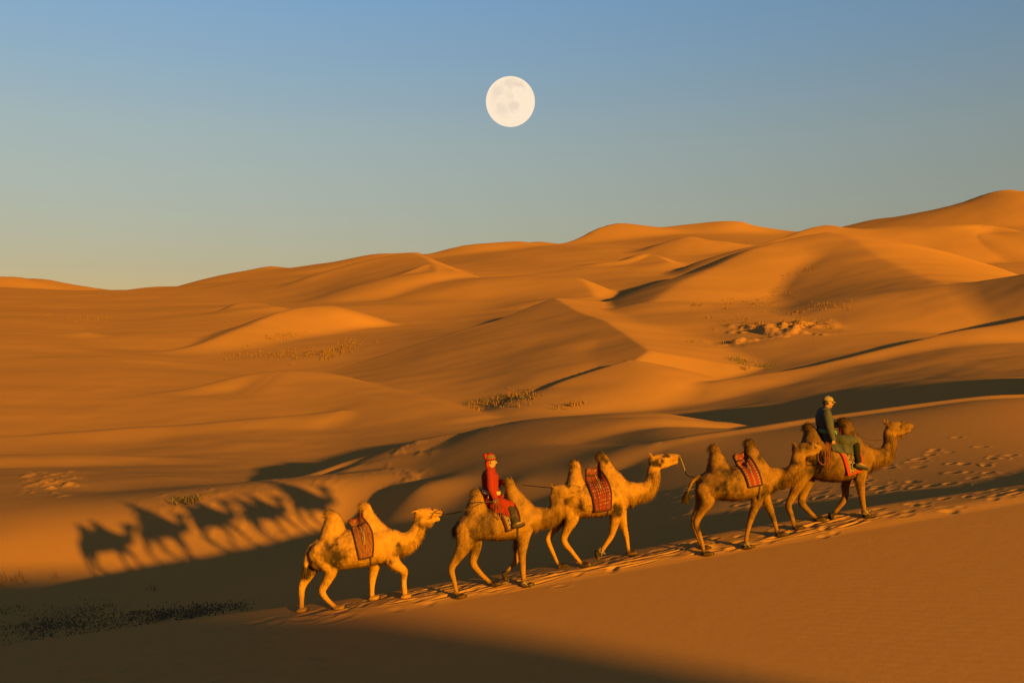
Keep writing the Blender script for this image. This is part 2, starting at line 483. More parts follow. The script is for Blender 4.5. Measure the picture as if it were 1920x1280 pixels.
# sand broken up by feet and wind: shallow dents and clods on the flat behind the trail
def dents(X, Y, spots):
    z = np.zeros(X.shape)
    for x, y, rx, ry, d, rim, an in spots:
        rows = np.where(np.abs(Y[:, 0] - y) < 3.2 * max(rx, ry))[0]
        if len(rows) == 0: continue
        xr = X[rows[len(rows) // 2]]
        cols = np.where(np.abs(xr - x) < 3.4 * max(rx, ry))[0]
        if len(cols) == 0: continue
        sl = (slice(rows[0], rows[-1] + 1), slice(cols[0], cols[-1] + 1))
        ca, sa = math.cos(an), math.sin(an)
        px, py = X[sl] - x, Y[sl] - y
        q = ((px * ca + py * sa) / rx) ** 2 + ((-px * sa + py * ca) / ry) ** 2
        z[sl] += -d * np.exp(-q) + rim * np.exp(-((np.sqrt(q) - 1.45) / 0.45) ** 2)
    return z
_r = np.random.default_rng(5)
spots = []
for i in range(95):                       # earlier hoof marks on the flat, in loose lines along the crest
    u = _r.uniform(1380, 1980); Y = 21.6 + abs(_r.normal(0, 2.6)) + 0.6 * _r.random()
    spots.append(((u - 960) / F * Y, Y, _r.uniform(.09, .17), _r.uniform(.08, .16), _r.uniform(.006, .024), _r.uniform(.002, .012), _r.uniform(0, 3)))
for i in range(50):
    u = _r.uniform(1190, 1480); Y = _r.uniform(22.2, 28)
    spots.append(((u - 960) / F * Y, Y, _r.uniform(.12, .30), _r.uniform(.10, .2), _r.uniform(.01, .025), _r.uniform(.005, .012), _r.uniform(0, 3)))
ZZ = ZZ + dents(XX, YY, spots)
def zone(u0, u1, y0, y1, e=0.18):
    du, dy = (u1 - u0) * e, (y1 - y0) * e
    return sstep(u0, u0 + du, UU) * (1 - sstep(u1 - du, u1, UU)) * sstep(y0, y0 + dy, YY) * (1 - sstep(y1 - dy, y1, YY))
clod = np.maximum(0, fbm(XX * 1.3 + YY * 0.4, YY * 0.55 - XX * 0.2, 3, 41)) ** 1.2
ZZ = ZZ + 0.34 * clod * zone(20, 170, 50, 76, 0.3) + 0.10 * clod * zone(690, 830, 36, 62, 0.35) + 0.06 * clod * zone(180, 760, 36, 52, 0.3)
ZZ = ZZ + 1.3 * np.maximum(0, fbm(XX * 0.30, YY * 0.22, 3, 43)) * zone(1300, 1600, 150, 186, 0.3)
dunes = tag(grid_mesh('desert_dunes', np.stack([XX, YY, ZZ], -1), SAND), kind='structure')

# --- near dune with the trail

xs = np.concatenate([np.linspace(-40, -12, 60, endpoint=False), np.linspace(-12, 12, 900, endpoint=False), np.linspace(12, 40, 60)])
ys = np.concatenate([np.linspace(0, 12, 25, endpoint=False), np.linspace(12, 18.6, 120, endpoint=False), np.linspace(18.6, 21.8, 180, endpoint=False), np.linspace(21.8, 36, 45)])
XN, YN = np.meshgrid(xs, ys)
ZN = near_height(XN, YN)
_r = np.random.default_rng(9)
spots = []
for i in range(170):                       # trodden line of the caravan
    x = _r.uniform(-3.9, 12); y = 20.0 + _r.normal(0.0, 0.27) - 0.12
    if y > 20.45: continue
    spots.append((x, y, _r.uniform(.08, .14), _r.uniform(.055, .09), _r.uniform(.006, .022), _r.uniform(.001, .006), 0.17 + _r.normal(0, .4)))
for i in range(34):                        # drag marks
    x = _r.uniform(-3.5, 7.0); y = 19.75 + _r.normal(0, .22)
    spots.append((x, y, _r.uniform(.22, .42), _r.uniform(.03, .05), _r.uniform(.012, .024), _r.uniform(.006, .014), 0.12 + _r.normal(0, .12)))
for i in range(90):                        # old soft prints in the shaded corner
    x = _r.uniform(-11, -3); y = _r.uniform(17.0, 20.0)
    spots.append((x, y, _r.uniform(.15, .35), _r.uniform(.07, .14), _r.uniform(.012, .03), _r.uniform(.006, .012), 0.15 + _r.normal(0, .2)))
spots.append((3.75, 19.75, .22, .12, -.07, .0, .2))
ZN = ZN + dents(XN, YN, spots)
ridge = tag(grid_mesh('trail_dune', np.stack([XN, YN, ZN], -1), SAND), kind='structure')

# --- the dune behind the photographer, whose shadow falls on the foreground
SQ = [(-60, -2.2), (-30, -1.7), (0, -1.8), (2, -1.9), (4.3, -1.98), (7.5, -2.2), (7.9, -2.25), (9.4, -2.63), (11, -3.2), (14, -4.6), (20, -7.5), (60, -12)]
n_q = np.array([0.8387, 0.5446]); n_a = np.array([-0.5446, 0.8387])
qs = np.linspace(-60, 60, 181); as_ = np.linspace(-75, 3, 160)
QQ, AA = np.meshgrid(qs, as_)
crest = CAMZ + interp(QQ, SQ) + math.tan(SUN_EL) * 35.0
dist = AA + 35.0
ZB = crest - np.where(dist > 0, 0.20, 0.12) * (np.sqrt(dist ** 2 + 4) - 2)
XB = QQ * n_q[0] + AA * n_a[0]; YB = QQ * n_q[1] + AA * n_a[1]
ZB = np.minimum(ZB, np.where(YB > -6, CAMZ - 2.2 - 0.25 * (YB + 6), 99))
ZB = np.minimum(ZB, CAMZ + 4)
back = tag(grid_mesh('shading_dune', np.stack([XB, YB, ZB], -1), SAND), kind='structure')
# ------------------------------------------------------------------ soft bodies: closed lofts fused into one skin
class Loft:
    def __init__(self):
        self.v = []; self.f = []
    def rings(self, rings):
        """rings: list of (n,3) arrays, closed with caps"""
        n = len(rings[0]); base = len(self.v)
        for r in rings: self.v.extend(map(tuple, r))
        for i in range(len(rings) - 1):
            for j in range(n):
                a = base + i * n + j; b = base + i * n + (j + 1) % n
                self.f.append((a, b, b + n, a + n))
        for i, flip in ((0, True), (len(rings) - 1, False)):
            c = np.mean(rings[i], 0); self.v.append(tuple(c)); ci = len(self.v) - 1
            for j in range(n):
                a = base + i * n + j; b = base + i * n + (j + 1) % n
                self.f.append((b, a, ci) if flip else (a, b, ci))
    def tube(self, pts, r1, r2=None, n=14, sub=3, lateral=(0, 1, 0)):
        """pts (k,3); r1 in the plane of the path, r2 sideways"""
        pts = np.array(pts, float); r1 = np.array(r1, float)
        r2 = r1 if r2 is None else np.array(r2, float)
        A = np.concatenate([pts, r1[:, None], r2[:, None]], 1)
        if sub > 1 and len(A) > 1: A = catmull(A, sub)
        P = A[:, :3]
        T = np.gradient(P, axis=0); T /= np.maximum(np.linalg.norm(T, axis=1), 1e-9)[:, None]
        lat = np.array(lateral, float)
        ang = np.linspace(0, 2 * math.pi, n, endpoint=False)
        rr = []
        def ring(p, t, a, b):
            l = lat - t * np.dot(lat, t); l /= max(np.linalg.norm(l), 1e-9)
            m = np.cross(t, l)
            return p + np.outer(np.cos(ang) * max(a, 1e-4), m) + np.outer(np.sin(ang) * max(b, 1e-4), l)
        for e in (0.45, 0.8):
            k = math.sqrt(1 - e * e)
            rr.append((P[0] - T[0] * A[0, 3] * 0.75 * (0.9 if e < .5 else 0.6), T[0], A[0, 3] * e, A[0, 4] * e))
        rr.sort(key=lambda q: q[2])
        out = [ring(*q) for q in rr]
        for p, t, row in zip(P, T, A): out.append(ring(p, t, row[3], row[4]))
        for e, s in ((0.8, 0.6), (0.45, 0.9)):
            out.append(ring(P[-1] + T[-1] * A[-1, 3] * 0.75 * s, T[-1], A[-1, 3] * e, A[-1, 4] * e))
        self.rings(out)
    def ball(self, c, r, n=14, m=9, M=None):
        c = np.array(c, float); r = np.array(r, float) * np.ones(3)
        ph = np.linspace(0, math.pi, m + 2)[1:-1]; an = np.linspace(0, 2 * math.pi, n, endpoint=False)
        out = []
        for p in ph:
            q = np.stack([np.sin(p) * np.cos(an), np.sin(p) * np.sin(an), np.full(n, -np.cos(p))], 1) * r
            if M is not None: q = q @ np.array(M, float).T
            out.append(q + c)
        self.rings(out)
    def fuse(self, name, voxel=0.017, smooth=4, factor=0.5):
        me = bpy.data.meshes.new('loft')
        me.from_pydata(self.v, [], self.f)
        me.update()
        bm = bmesh.new(); bm.from_mesh(me)
        bmesh.ops.recalc_face_normals(bm, faces=bm.faces)
        bm.to_mesh(me); bm.free()
        o = bpy.data.objects.new('loft', me)
        COL.objects.link(o)
        m = o.modifiers.new('remesh', 'REMESH'); m.mode = 'VOXEL'; m.voxel_size = voxel; m.use_smooth_shade = True
        if smooth:
            s = o.modifiers.new('smooth', 'SMOOTH'); s.factor = factor; s.iterations = smooth
        dg = bpy.context.evaluated_depsgraph_get()
        dg.update()
        out = bpy.data.meshes.new_from_object(o.evaluated_get(dg))
        out.name = name
        bpy.data.objects.remove(o); bpy.data.meshes.remove(me)
        out.polygons.foreach_set('use_smooth', np.ones(len(out.polygons), dtype=bool))
        return out
    def plain(self, name, mat, parent=None):
        return mesh_obj(name, self.v, self.f, mat, parent)

def mesh_arrays(me):
    n = len(me.vertices)
    co = np.empty(n * 3, np.float32); me.vertices.foreach_get('co', co)
    no = np.empty(n * 3, np.float32); me.vertices.foreach_get('normal', no)
    return co.reshape(-1, 3).astype(float), no.reshape(-1, 3).astype(float)

def set_attr(me, name, vals):
    a = me.attributes.new(name, 'FLOAT', 'POINT')
    a.data.foreach_set('value', np.asarray(vals, np.float32))

# ------------------------------------------------------------------ coat material
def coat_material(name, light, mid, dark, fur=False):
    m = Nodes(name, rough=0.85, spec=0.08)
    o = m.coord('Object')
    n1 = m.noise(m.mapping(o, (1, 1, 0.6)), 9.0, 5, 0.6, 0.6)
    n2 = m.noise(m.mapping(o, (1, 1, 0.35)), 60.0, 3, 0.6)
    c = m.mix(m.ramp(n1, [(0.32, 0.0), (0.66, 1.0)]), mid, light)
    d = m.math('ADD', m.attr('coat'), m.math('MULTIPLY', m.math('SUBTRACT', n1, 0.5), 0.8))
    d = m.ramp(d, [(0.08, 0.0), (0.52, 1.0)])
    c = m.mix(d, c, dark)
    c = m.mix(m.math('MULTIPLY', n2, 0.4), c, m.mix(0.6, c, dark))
    if fur:
        c = m.mix(m.math('MULTIPLY', m.attr('rnd'), 0.35), c, m.mix(0.5, c, (0.30, 0.14, 0.045)))
    m.color(c)
    if not fur:
        m.bump(m.math('ADD', n2, m.math('MULTIPLY', n1, 2.0)), 0.5, 0.02)
    return m.m

def simple(name, col, rough=0.8, spec=0.1, noise=0.0, nscale=30, bump=0.0):
    m = Nodes(name, rough, spec)
    if noise:
        f = m.noise(m.coord('Object'), nscale, 4, 0.6)
        m.color(m.mix(f, tuple(c * (1 - noise) for c in col), tuple(min(1, c * (1 + noise)) for c in col)))
        if bump: m.bump(f, bump, 0.01)
    else:
        m.color(col)
    return m.m

EYE = simple('eye_black', (0.008, 0.006, 0.005), 0.35, 0.3)
NOSE = simple('nostril_dark', (0.02, 0.012, 0.008), 0.7, 0.1)
HOOF = simple('toe_nail', (0.03, 0.02, 0.014), 0.6, 0.2)

def fur_mesh(name, body, count, length_fn, dir_fn, mat, parent, width=0.006, seed=1, coat=None, mask_fn=None):
    """hair as thin leaf-shaped blades over the skin, shaded with the skin's own normals"""
    r = np.random.default_rng(seed)
    co, no = mesh_arrays(body)
    nf = len(body.polygons)
    quads = np.empty(nf * 4, np.int32)
    tot = np.empty(nf, np.int32); body.polygons.foreach_get('loop_total', tot)
    st = np.empty(nf, np.int32); body.polygons.foreach_get('loop_start', st)
    li = np.empty(len(body.loops), np.int32); body.loops.foreach_get('vertex_index', li)
    ctr = np.empty(nf * 3, np.float32); body.polygons.foreach_get('center', ctr); ctr = ctr.reshape(-1, 3).astype(float)
    area = np.empty(nf, np.float32); body.polygons.foreach_get('area', area)
    w = area.astype(float)
    if mask_fn is not None: w = w * mask_fn(ctr)
    if w.sum() <= 0: return None
    pick = r.choice(nf, count, p=w / w.sum())
    a = li[st[pick]]; b = li[st[pick] + 1]; c = li[st[pick] + 2]
    u = r.random((count, 2)); u = np.where(u.sum(1, keepdims=True) > 1, 1 - u, u)
    p = co[a] + (co[b] - co[a]) * u[:, :1] + (co[c] - co[a]) * u[:, 1:]
    n = no[a]
    L = length_fn(p) * (0.55 + 0.9 * r.random(count))
    d = dir_fn(p, n) + r.normal(0, 0.22, (count, 3))
    d /= np.linalg.norm(d, axis=1)[:, None]
    side = np.cross(d, n); sn = np.linalg.norm(side, axis=1); side /= np.maximum(sn, 1e-6)[:, None]
    wv = (width * (0.6 + 0.8 * r.random(count)))[:, None]
    droop = np.array([0, 0, -1.0])
    p0 = p - n * 0.004
    mid = p0 + d * (L * 0.55)[:, None] + droop * (L * L * 0.5)[:, None]
    tip = p0 + d * L[:, None] + droop * (L * L * 1.6)[:, None]
    V = np.stack([p0 - side * wv, p0 + side * wv, mid + side * wv * 0.7, mid - side * wv * 0.7, tip], 1).reshape(-1, 3)
    me = bpy.data.meshes.new(name)
    nv = count * 5
    me.vertices.add(nv); me.vertices.foreach_set('co', V.astype(np.float32).ravel())
    k = np.arange(count)[:, None] * 5
    loops = np.concatenate([k + np.array([[0, 1, 2, 3]]), k + np.array([[3, 2, 4]])], 1).ravel()
    me.loops.add(len(loops)); me.loops.foreach_set('vertex_index', loops.astype(np.int32))
    me.polygons.add(count * 2)
    ls = (np.arange(count)[:, None] * 7 + np.array([[0, 4]])).ravel()
    me.polygons.foreach_set('loop_start', ls.astype(np.int32))
    me.polygons.foreach_set('use_smooth', np.ones(count * 2, dtype=bool))
    me.update(calc_edges=True)
    nn = n + 0.35 * d; nn /= np.linalg.norm(nn, axis=1)[:, None]
    me.normals_split_custom_set_from_vertices(np.repeat(nn, 5, 0).astype(np.float32).tolist())
    if coat is not None: set_attr(me, 'coat', np.repeat(coat[a], 5))
    set_attr(me, 'rnd', np.repeat(r.random(count), 5))
    me.materials.append(mat)
    o = bpy.data.objects.new(name, me)
    o['kind'] = 'stuff'
    return link(o, parent)

# ------------------------------------------------------------------ the camels, traced in their own walking poses
# o, k: origin and scale of the tracing grid (photo pixel = o + xy / k). Legs: side -1 near the viewer, +1 far side.
CAMELS = [
 dict(o=(520, 840), k=3.765,
  trunk=[(222, 690, 800, .10), (260, 652, 850, .22), (320, 622, 860, .30), (400, 600, 852, .37), (480, 572, 848, .41), (560, 556, 838, .43), (640, 552, 826, .43), (700, 548, 815, .41), (760, 556, 805, .37), (820, 577, 780, .29), (870, 600, 748, .20)],
  humps=[[(650, 398, 112, .27), (590, 398, 92, .22), (530, 397, 72, .17), (485, 393, 50, .12), (455, 389, 32, .075), (442, 388, 16, .04)],
         [(610, 690, 135, .27), (550, 668, 100, .21), (490, 643, 68, .15), (440, 628, 46, .11), (405, 627, 30, .07), (390, 629, 14, .035)]],
  neck=[(810, 660, 92, .24), (870, 668, 80, .17), (930, 650, 68, .13), (975, 605, 56, .105), (1000, 550, 48, .09), (1010, 495, 44, .08)],
  head=[(1002, 470, 46, .085), (1045, 458, 40, .092), (1090, 455, 33, .075), (1130, 455, 25, .062), (1152, 459, 18, .05)],
  jaw=[(1020, 500, 38, .07), (1065, 512, 28, .058), (1105, 506, 18, .046), (1138, 500, 13, .04)],
  ears=[(985, 435, 955, 452)], eye=(1085, 452), nostril=(1150, 447),
  legs=[dict(s=-1, hind=1, p=[(300, 730, 90), (350, 800, 70), (378, 865, 50), (345, 945, 36), (316, 1008, 29), (348, 1062, 21), (395, 1108, 19), (418, 1128, 21)], foot=(438, 1140)),
        dict(s=1, hind=1, p=[(270, 760, 80), (250, 820, 62), (215, 900, 44), (176, 985, 30), (172, 1080, 21), (170, 1150, 20)], foot=(172, 1174)),
        dict(s=-1, p=[(800, 720, 88), (815, 790, 55), (858, 835, 40), (896, 862, 30), (893, 925, 22), (898, 990, 22), (900, 1010, 22)], foot=(910, 1040)),
        dict(s=1, p=[(700, 740, 62), (688, 830, 42), (672, 930, 28), (668, 1000, 21), (668, 1050, 21)], foot=(684, 1078))],
  tail=[(240, 685, 16), (216, 740, 17), (206, 800, 17), (200, 860, 9)],
  light=(0.400, 0.171, 0.031), mid=(0.275, 0.113, 0.020), dark=(.035, .018, .011),
  blobs=[(440, 760, 60, .75), (395, 700, 42, .5), (350, 740, 46, .45), (860, 700, 40, .5), (1030, 515, 34, .6), (822, 770, 30, .5), (250, 860, 36, .5), (390, 455, 34, .12), (345, 930, 40, .35), (250, 720, 24, .5), (900, 840, 22, .3), (200, 900, 40, .3)]),  # dark wool, and the shade behind the chest painted as coat
 dict(o=(820, 830), k=4.414, turn=-0.15, dy=-0.5,
  trunk=[(158, 650, 780, .10), (200, 604, 830, .24), (260, 566, 838, .32), (340, 540, 800, .38), (420, 530, 797, .42), (500, 520, 800, .43), (580, 510, 796, .43), (660, 510, 786, .40), (740, 520, 764, .34), (800, 532, 724, .27), (850, 545, 695, .20)],
  humps=[[(570, 340, 112, .27), (510, 336, 88, .21), (460, 336, 66, .15), (420, 340, 42, .10), (395, 343, 22, .055), (386, 344, 10, .03)],
         [(540, 690, 122, .26), (460, 655, 88, .20), (395, 620, 60, .14), (350, 610, 40, .095), (315, 610, 24, .06), (300, 612, 11, .03)]],
  neck=[(790, 615, 92, .24), (870, 608, 83, .17), (940, 600, 80, .14), (985, 560, 68, .115), (990, 500, 60, .10), (980, 440, 54, .09)],
  head=[(980, 398, 54, .085), (1035, 392, 52, .092), (1090, 388, 44, .075), (1140, 382, 36, .064), (1175, 380, 26, .052)],
  jaw=[(1005, 430, 38, .07), (1060, 434, 30, .058), (1115, 426, 22, .046), (1155, 415, 15, .04)],
  ears=[(965, 360, 935, 352), (990, 350, 975, 330)], eye=(1086, 362), nostril=(1178, 364),
  legs=[dict(s=-1, hind=1, p=[(245, 720, 100), (230, 830, 76), (172, 940, 46), (118, 1015, 32), (138, 1090, 23), (158, 1160, 21), (166, 1180, 22)], foot=(188, 1203)),
        dict(s=1, hind=1, p=[(300, 740, 85), (318, 850, 55), (302, 950, 38), (300, 985, 33), (350, 1035, 26), (420, 1085, 21), (452, 1103, 21)], foot=(485, 1113)),
        dict(s=-1, p=[(725, 700, 82), (712, 800, 54), (702, 890, 37), (708, 960, 28), (712, 1030, 25), (722, 1068, 25)], foot=(748, 1094)),
        dict(s=1, p=[(680, 740, 60), (664, 850, 36), (660, 940, 30), (645, 985, 26), (605, 1030, 20), (578, 1060, 20)], foot=(556, 1094), lift=1, rot=-1.0)],
  tail=[(200, 630, 16), (172, 672, 15), (148, 690, 13), (158, 706, 9)],
  light=(0.274, 0.117, 0.024), mid=(0.184, 0.079, 0.016), dark=(.028, .015, .010),
  blobs=[(420, 660, 70, .45), (960, 430, 60, .4), (610, 310, 40, .3), (345, 395, 34, .2), (830, 690, 40, .25), (180, 670, 26, .5), (1180, 375, 30, .5), (300, 870, 50, .35), (660, 880, 60, .3)]),
 dict(o=(1010, 820), k=5.12,
  trunk=[(222, 540, 700, .12), (270, 485, 762, .26), (340, 450, 782, .34), (420, 430, 758, .40), (500, 412, 760, .43), (580, 402, 754, .43), (660, 394, 738, .41), (740, 394, 718, .36), (820, 404, 692, .30), (890, 424, 645, .23), (940, 445, 615, .17)],
  humps=[[(480, 355, 112, .28), (410, 350, 85, .22), (340, 350, 62, .16), (280, 358, 44, .11), (240, 364, 26, .065), (226, 366, 11, .03)],
         [(420, 720, 132, .27), (350, 680, 104, .21), (280, 645, 74, .15), (220, 628, 54, .11), (178, 620, 36, .075), (155, 618, 15, .035)]],
  neck=[(860, 525, 112, .25), (950, 522, 92, .17), (1030, 500, 86, .135), (1080, 440, 74, .115), (1102, 360, 64, .10), (1108, 290, 58, .09)],
  head=[(1100, 232, 58, .088), (1160, 215, 62, .095), (1225, 202, 52, .078), (1290, 192, 42, .066), (1345, 188, 28, .054)],
  jaw=[(1130, 270, 42, .07), (1200, 262, 36, .06), (1270, 248, 24, .048), (1325, 236, 16, .04)],
  ears=[(1085, 190, 1068, 152)], eye=(1203, 186), nostril=(1345, 176),
  legs=[dict(s=-1, hind=1, p=[(305, 690, 100), (320, 780, 68), (270, 890, 44), (244, 965, 35), (318, 1045, 26), (385, 1105, 22), (415, 1128, 23)], foot=(452, 1148)),
        dict(s=1, hind=1, p=[(260, 720, 85), (185, 830, 52), (108, 935, 34), (92, 975, 30), (140, 1080, 23), (176, 1150, 21), (190, 1170, 21)], foot=(228, 1192)),
        dict(s=-1, p=[(765, 640, 92), (742, 770, 58), (716, 880, 40), (690, 955, 32), (645, 1025, 26), (615, 1070, 26), (592, 1090, 24)], foot=(560, 1120), lift=1, rot=-1.25),
        dict(s=1, p=[(790, 700, 58), (815, 820, 39), (842, 925, 29), (856, 1000, 23), (862, 1050, 23)], foot=(892, 1090))],
  tail=[(228, 560, 17), (205, 620, 17), (200, 690, 16), (205, 750, 9)],
  light=(0.363, 0.156, 0.029), mid=(0.253, 0.104, 0.020), dark=(.026, .014, .009),
  blobs=[(730, 690, 50, .75), (405, 640, 40, .6), (880, 620, 40, .4), (610, 190, 44, .55), (1070, 400, 46, .5), (1110, 230, 36, .7), (1200, 190, 34, .6), (1345, 190, 26, .7), (370, 235, 30, .3), (200, 830, 50, .4), (720, 350, 60, .2), (850, 560, 30, .3)]),  # dark wool, with flank shade by the thigh painted in
 dict(o=(1270, 800), k=5.334, turn=-0.16, dy=-0.5,
  trunk=[(195, 520, 640, .10), (240, 474, 730, .25), (310, 434, 740, .33), (400, 412, 722, .39), (490, 400, 728, .43), (580, 392, 736, .44), (670, 384, 724, .43), (760, 374, 706, .41), (850, 384, 692, .35), (930, 402, 652, .28), (1000, 420, 610, .20)],
  humps=[[(460, 420, 135, .28), (390, 408, 104, .22), (320, 395, 80, .16), (260, 386, 56, .115), (212, 387, 34, .07), (188, 390, 14, .035)],
         [(430, 795, 140, .27), (350, 775, 108, .21), (280, 752, 80, .16), (215, 738, 58, .12), (165, 738, 42, .085), (132, 744, 20, .04)]],
  neck=[(920, 510, 110, .25), (1020, 502, 95, .17), (1100, 494, 90, .14), (1170, 445, 82, .12), (1205, 370, 76, .108), (1212, 290, 70, .095)],
  head=[(1195, 232, 66, .09), (1262, 216, 62, .096), (1330, 206, 52, .078), (1390, 206, 42, .066), (1432, 210, 28, .054)],
  jaw=[(1235, 265, 44, .07), (1300, 268, 36, .06), (1360, 262, 25, .048), (1410, 248, 17, .04)],
  ears=[(1172, 190, 1155, 158), (1232, 190, 1222, 168)], eye=(1336, 170), nostril=(1440, 196),
  legs=[dict(s=-1, hind=1, p=[(290, 620, 108), (300, 740, 76), (245, 840, 50), (192, 920, 38), (218, 1005, 28), (252, 1085, 23), (266, 1130, 23)], foot=(300, 1170)),
        dict(s=1, hind=1, p=[(260, 640, 90), (230, 800, 56), (165, 915, 36), (186, 1010, 26), (222, 1090, 22), (238, 1120, 22)], foot=(272, 1160)),
        dict(s=-1, p=[(835, 620, 95), (795, 750, 56), (742, 880, 37), (708, 975, 27), (690, 1050, 27), (688, 1085, 27)], foot=(705, 1126)),
        dict(s=1, p=[(870, 670, 62), (915, 775, 42), (954, 870, 32), (984, 960, 25), (1000, 1020, 24)], foot=(1040, 1062))],
  tail=[(210, 490, 20), (152, 545, 19), (118, 620, 17), (84, 690, 10)],
  light=(0.238, 0.101, 0.021), mid=(0.157, 0.065, 0.014), dark=(.024, .013, .009),
  blobs=[(735, 170, 60, .42), (385, 240, 60, .25), (480, 440, 70, .55), (410, 560, 60, .6), (850, 290, 60, .55), (1000, 570, 44, .6), (1220, 200, 60, .5), (430, 640, 44, .6), (200, 1000, 50, .6), (160, 600, 40, .7), (820, 640, 46, .5), (1110, 350, 44, .8), (270, 500, 60, .4), (760, 880, 40, .3)]),
 dict(o=(1460, 720), k=4.571,
  trunk=[(205, 530, 700, .10), (245, 492, 780, .25), (300, 474, 806, .33), (380, 472, 824, .40), (460, 482, 832, .43), (540, 492, 828, .43), (620, 492, 808, .41), (690, 494, 784, .36), (750, 514, 754, .30), (810, 544, 714, .22), (860, 566, 692, .17)],
  humps=[[(540, 292, 104, .27), (480, 288, 88, .22), (430, 283, 68, .16), (385, 276, 46, .11), (355, 270, 24, .06), (344, 268, 10, .03)],
         [(560, 645, 112, .26), (480, 622, 86, .20), (410, 592, 66, .15), (355, 580, 56, .12), (322, 576, 44, .09), (304, 576, 24, .045)]],
  neck=[(780, 630, 92, .24), (860, 622, 76, .16), (920, 596, 66, .13), (950, 530, 60, .11), (955, 460, 54, .098), (950, 405, 50, .09)],
  head=[(958, 376, 50, .086), (1012, 366, 52, .094), (1065, 362, 44, .077), (1110, 356, 34, .064), (1138, 356, 24, .052)],
  jaw=[(990, 415, 36, .07), (1040, 416, 28, .058), (1085, 406, 20, .046), (1122, 394, 14, .04)],
  ears=[(925, 340, 912, 305), (962, 335, 955, 308)], eye=(1062, 334), nostril=(1135, 344),
  legs=[dict(s=1, hind=1, p=[(270, 690, 95), (258, 800, 64), (225, 905, 46), (198, 1005, 36), (246, 1066, 26), (305, 1124, 22), (322, 1138, 22)], foot=(355, 1163)),
        dict(s=-1, hind=1, p=[(235, 720, 88), (160, 880, 52), (98, 1000, 35), (84, 1045, 31), (110, 1110, 24), (128, 1175, 22), (136, 1195, 22)], foot=(172, 1225)),
        dict(s=-1, p=[(700, 700, 84), (700, 830, 46), (710, 920, 34), (720, 990, 27), (730, 1050, 25), (740, 1090, 25)], foot=(768, 1132)),
        dict(s=1, p=[(620, 740, 60), (580, 850, 42), (574, 940, 34), (555, 1000, 30), (505, 1068, 23), (480, 1100, 24)], foot=(448, 1132), lift=1, rot=-1.2)],
  tail=[(215, 520, 17), (190, 590, 17), (178, 660, 16), (180, 720, 9)],
  light=(0.202, 0.085, 0.018), mid=(0.134, 0.055, 0.012), dark=(.024, .013, .009),
  blobs=[(330, 680, 100, .6), (570, 330, 90, .36), (285, 400, 90, .34), (680, 430, 70, .5), (800, 690, 40, .6), (1075, 340, 40, .4), (1080, 445, 30, .6), (620, 560, 60, .3), (960, 330, 30, .4), (700, 640, 60, .25)]),  # dark wool; the broad flank patch is shade painted into the coat
]

CAMEL_DATA = []

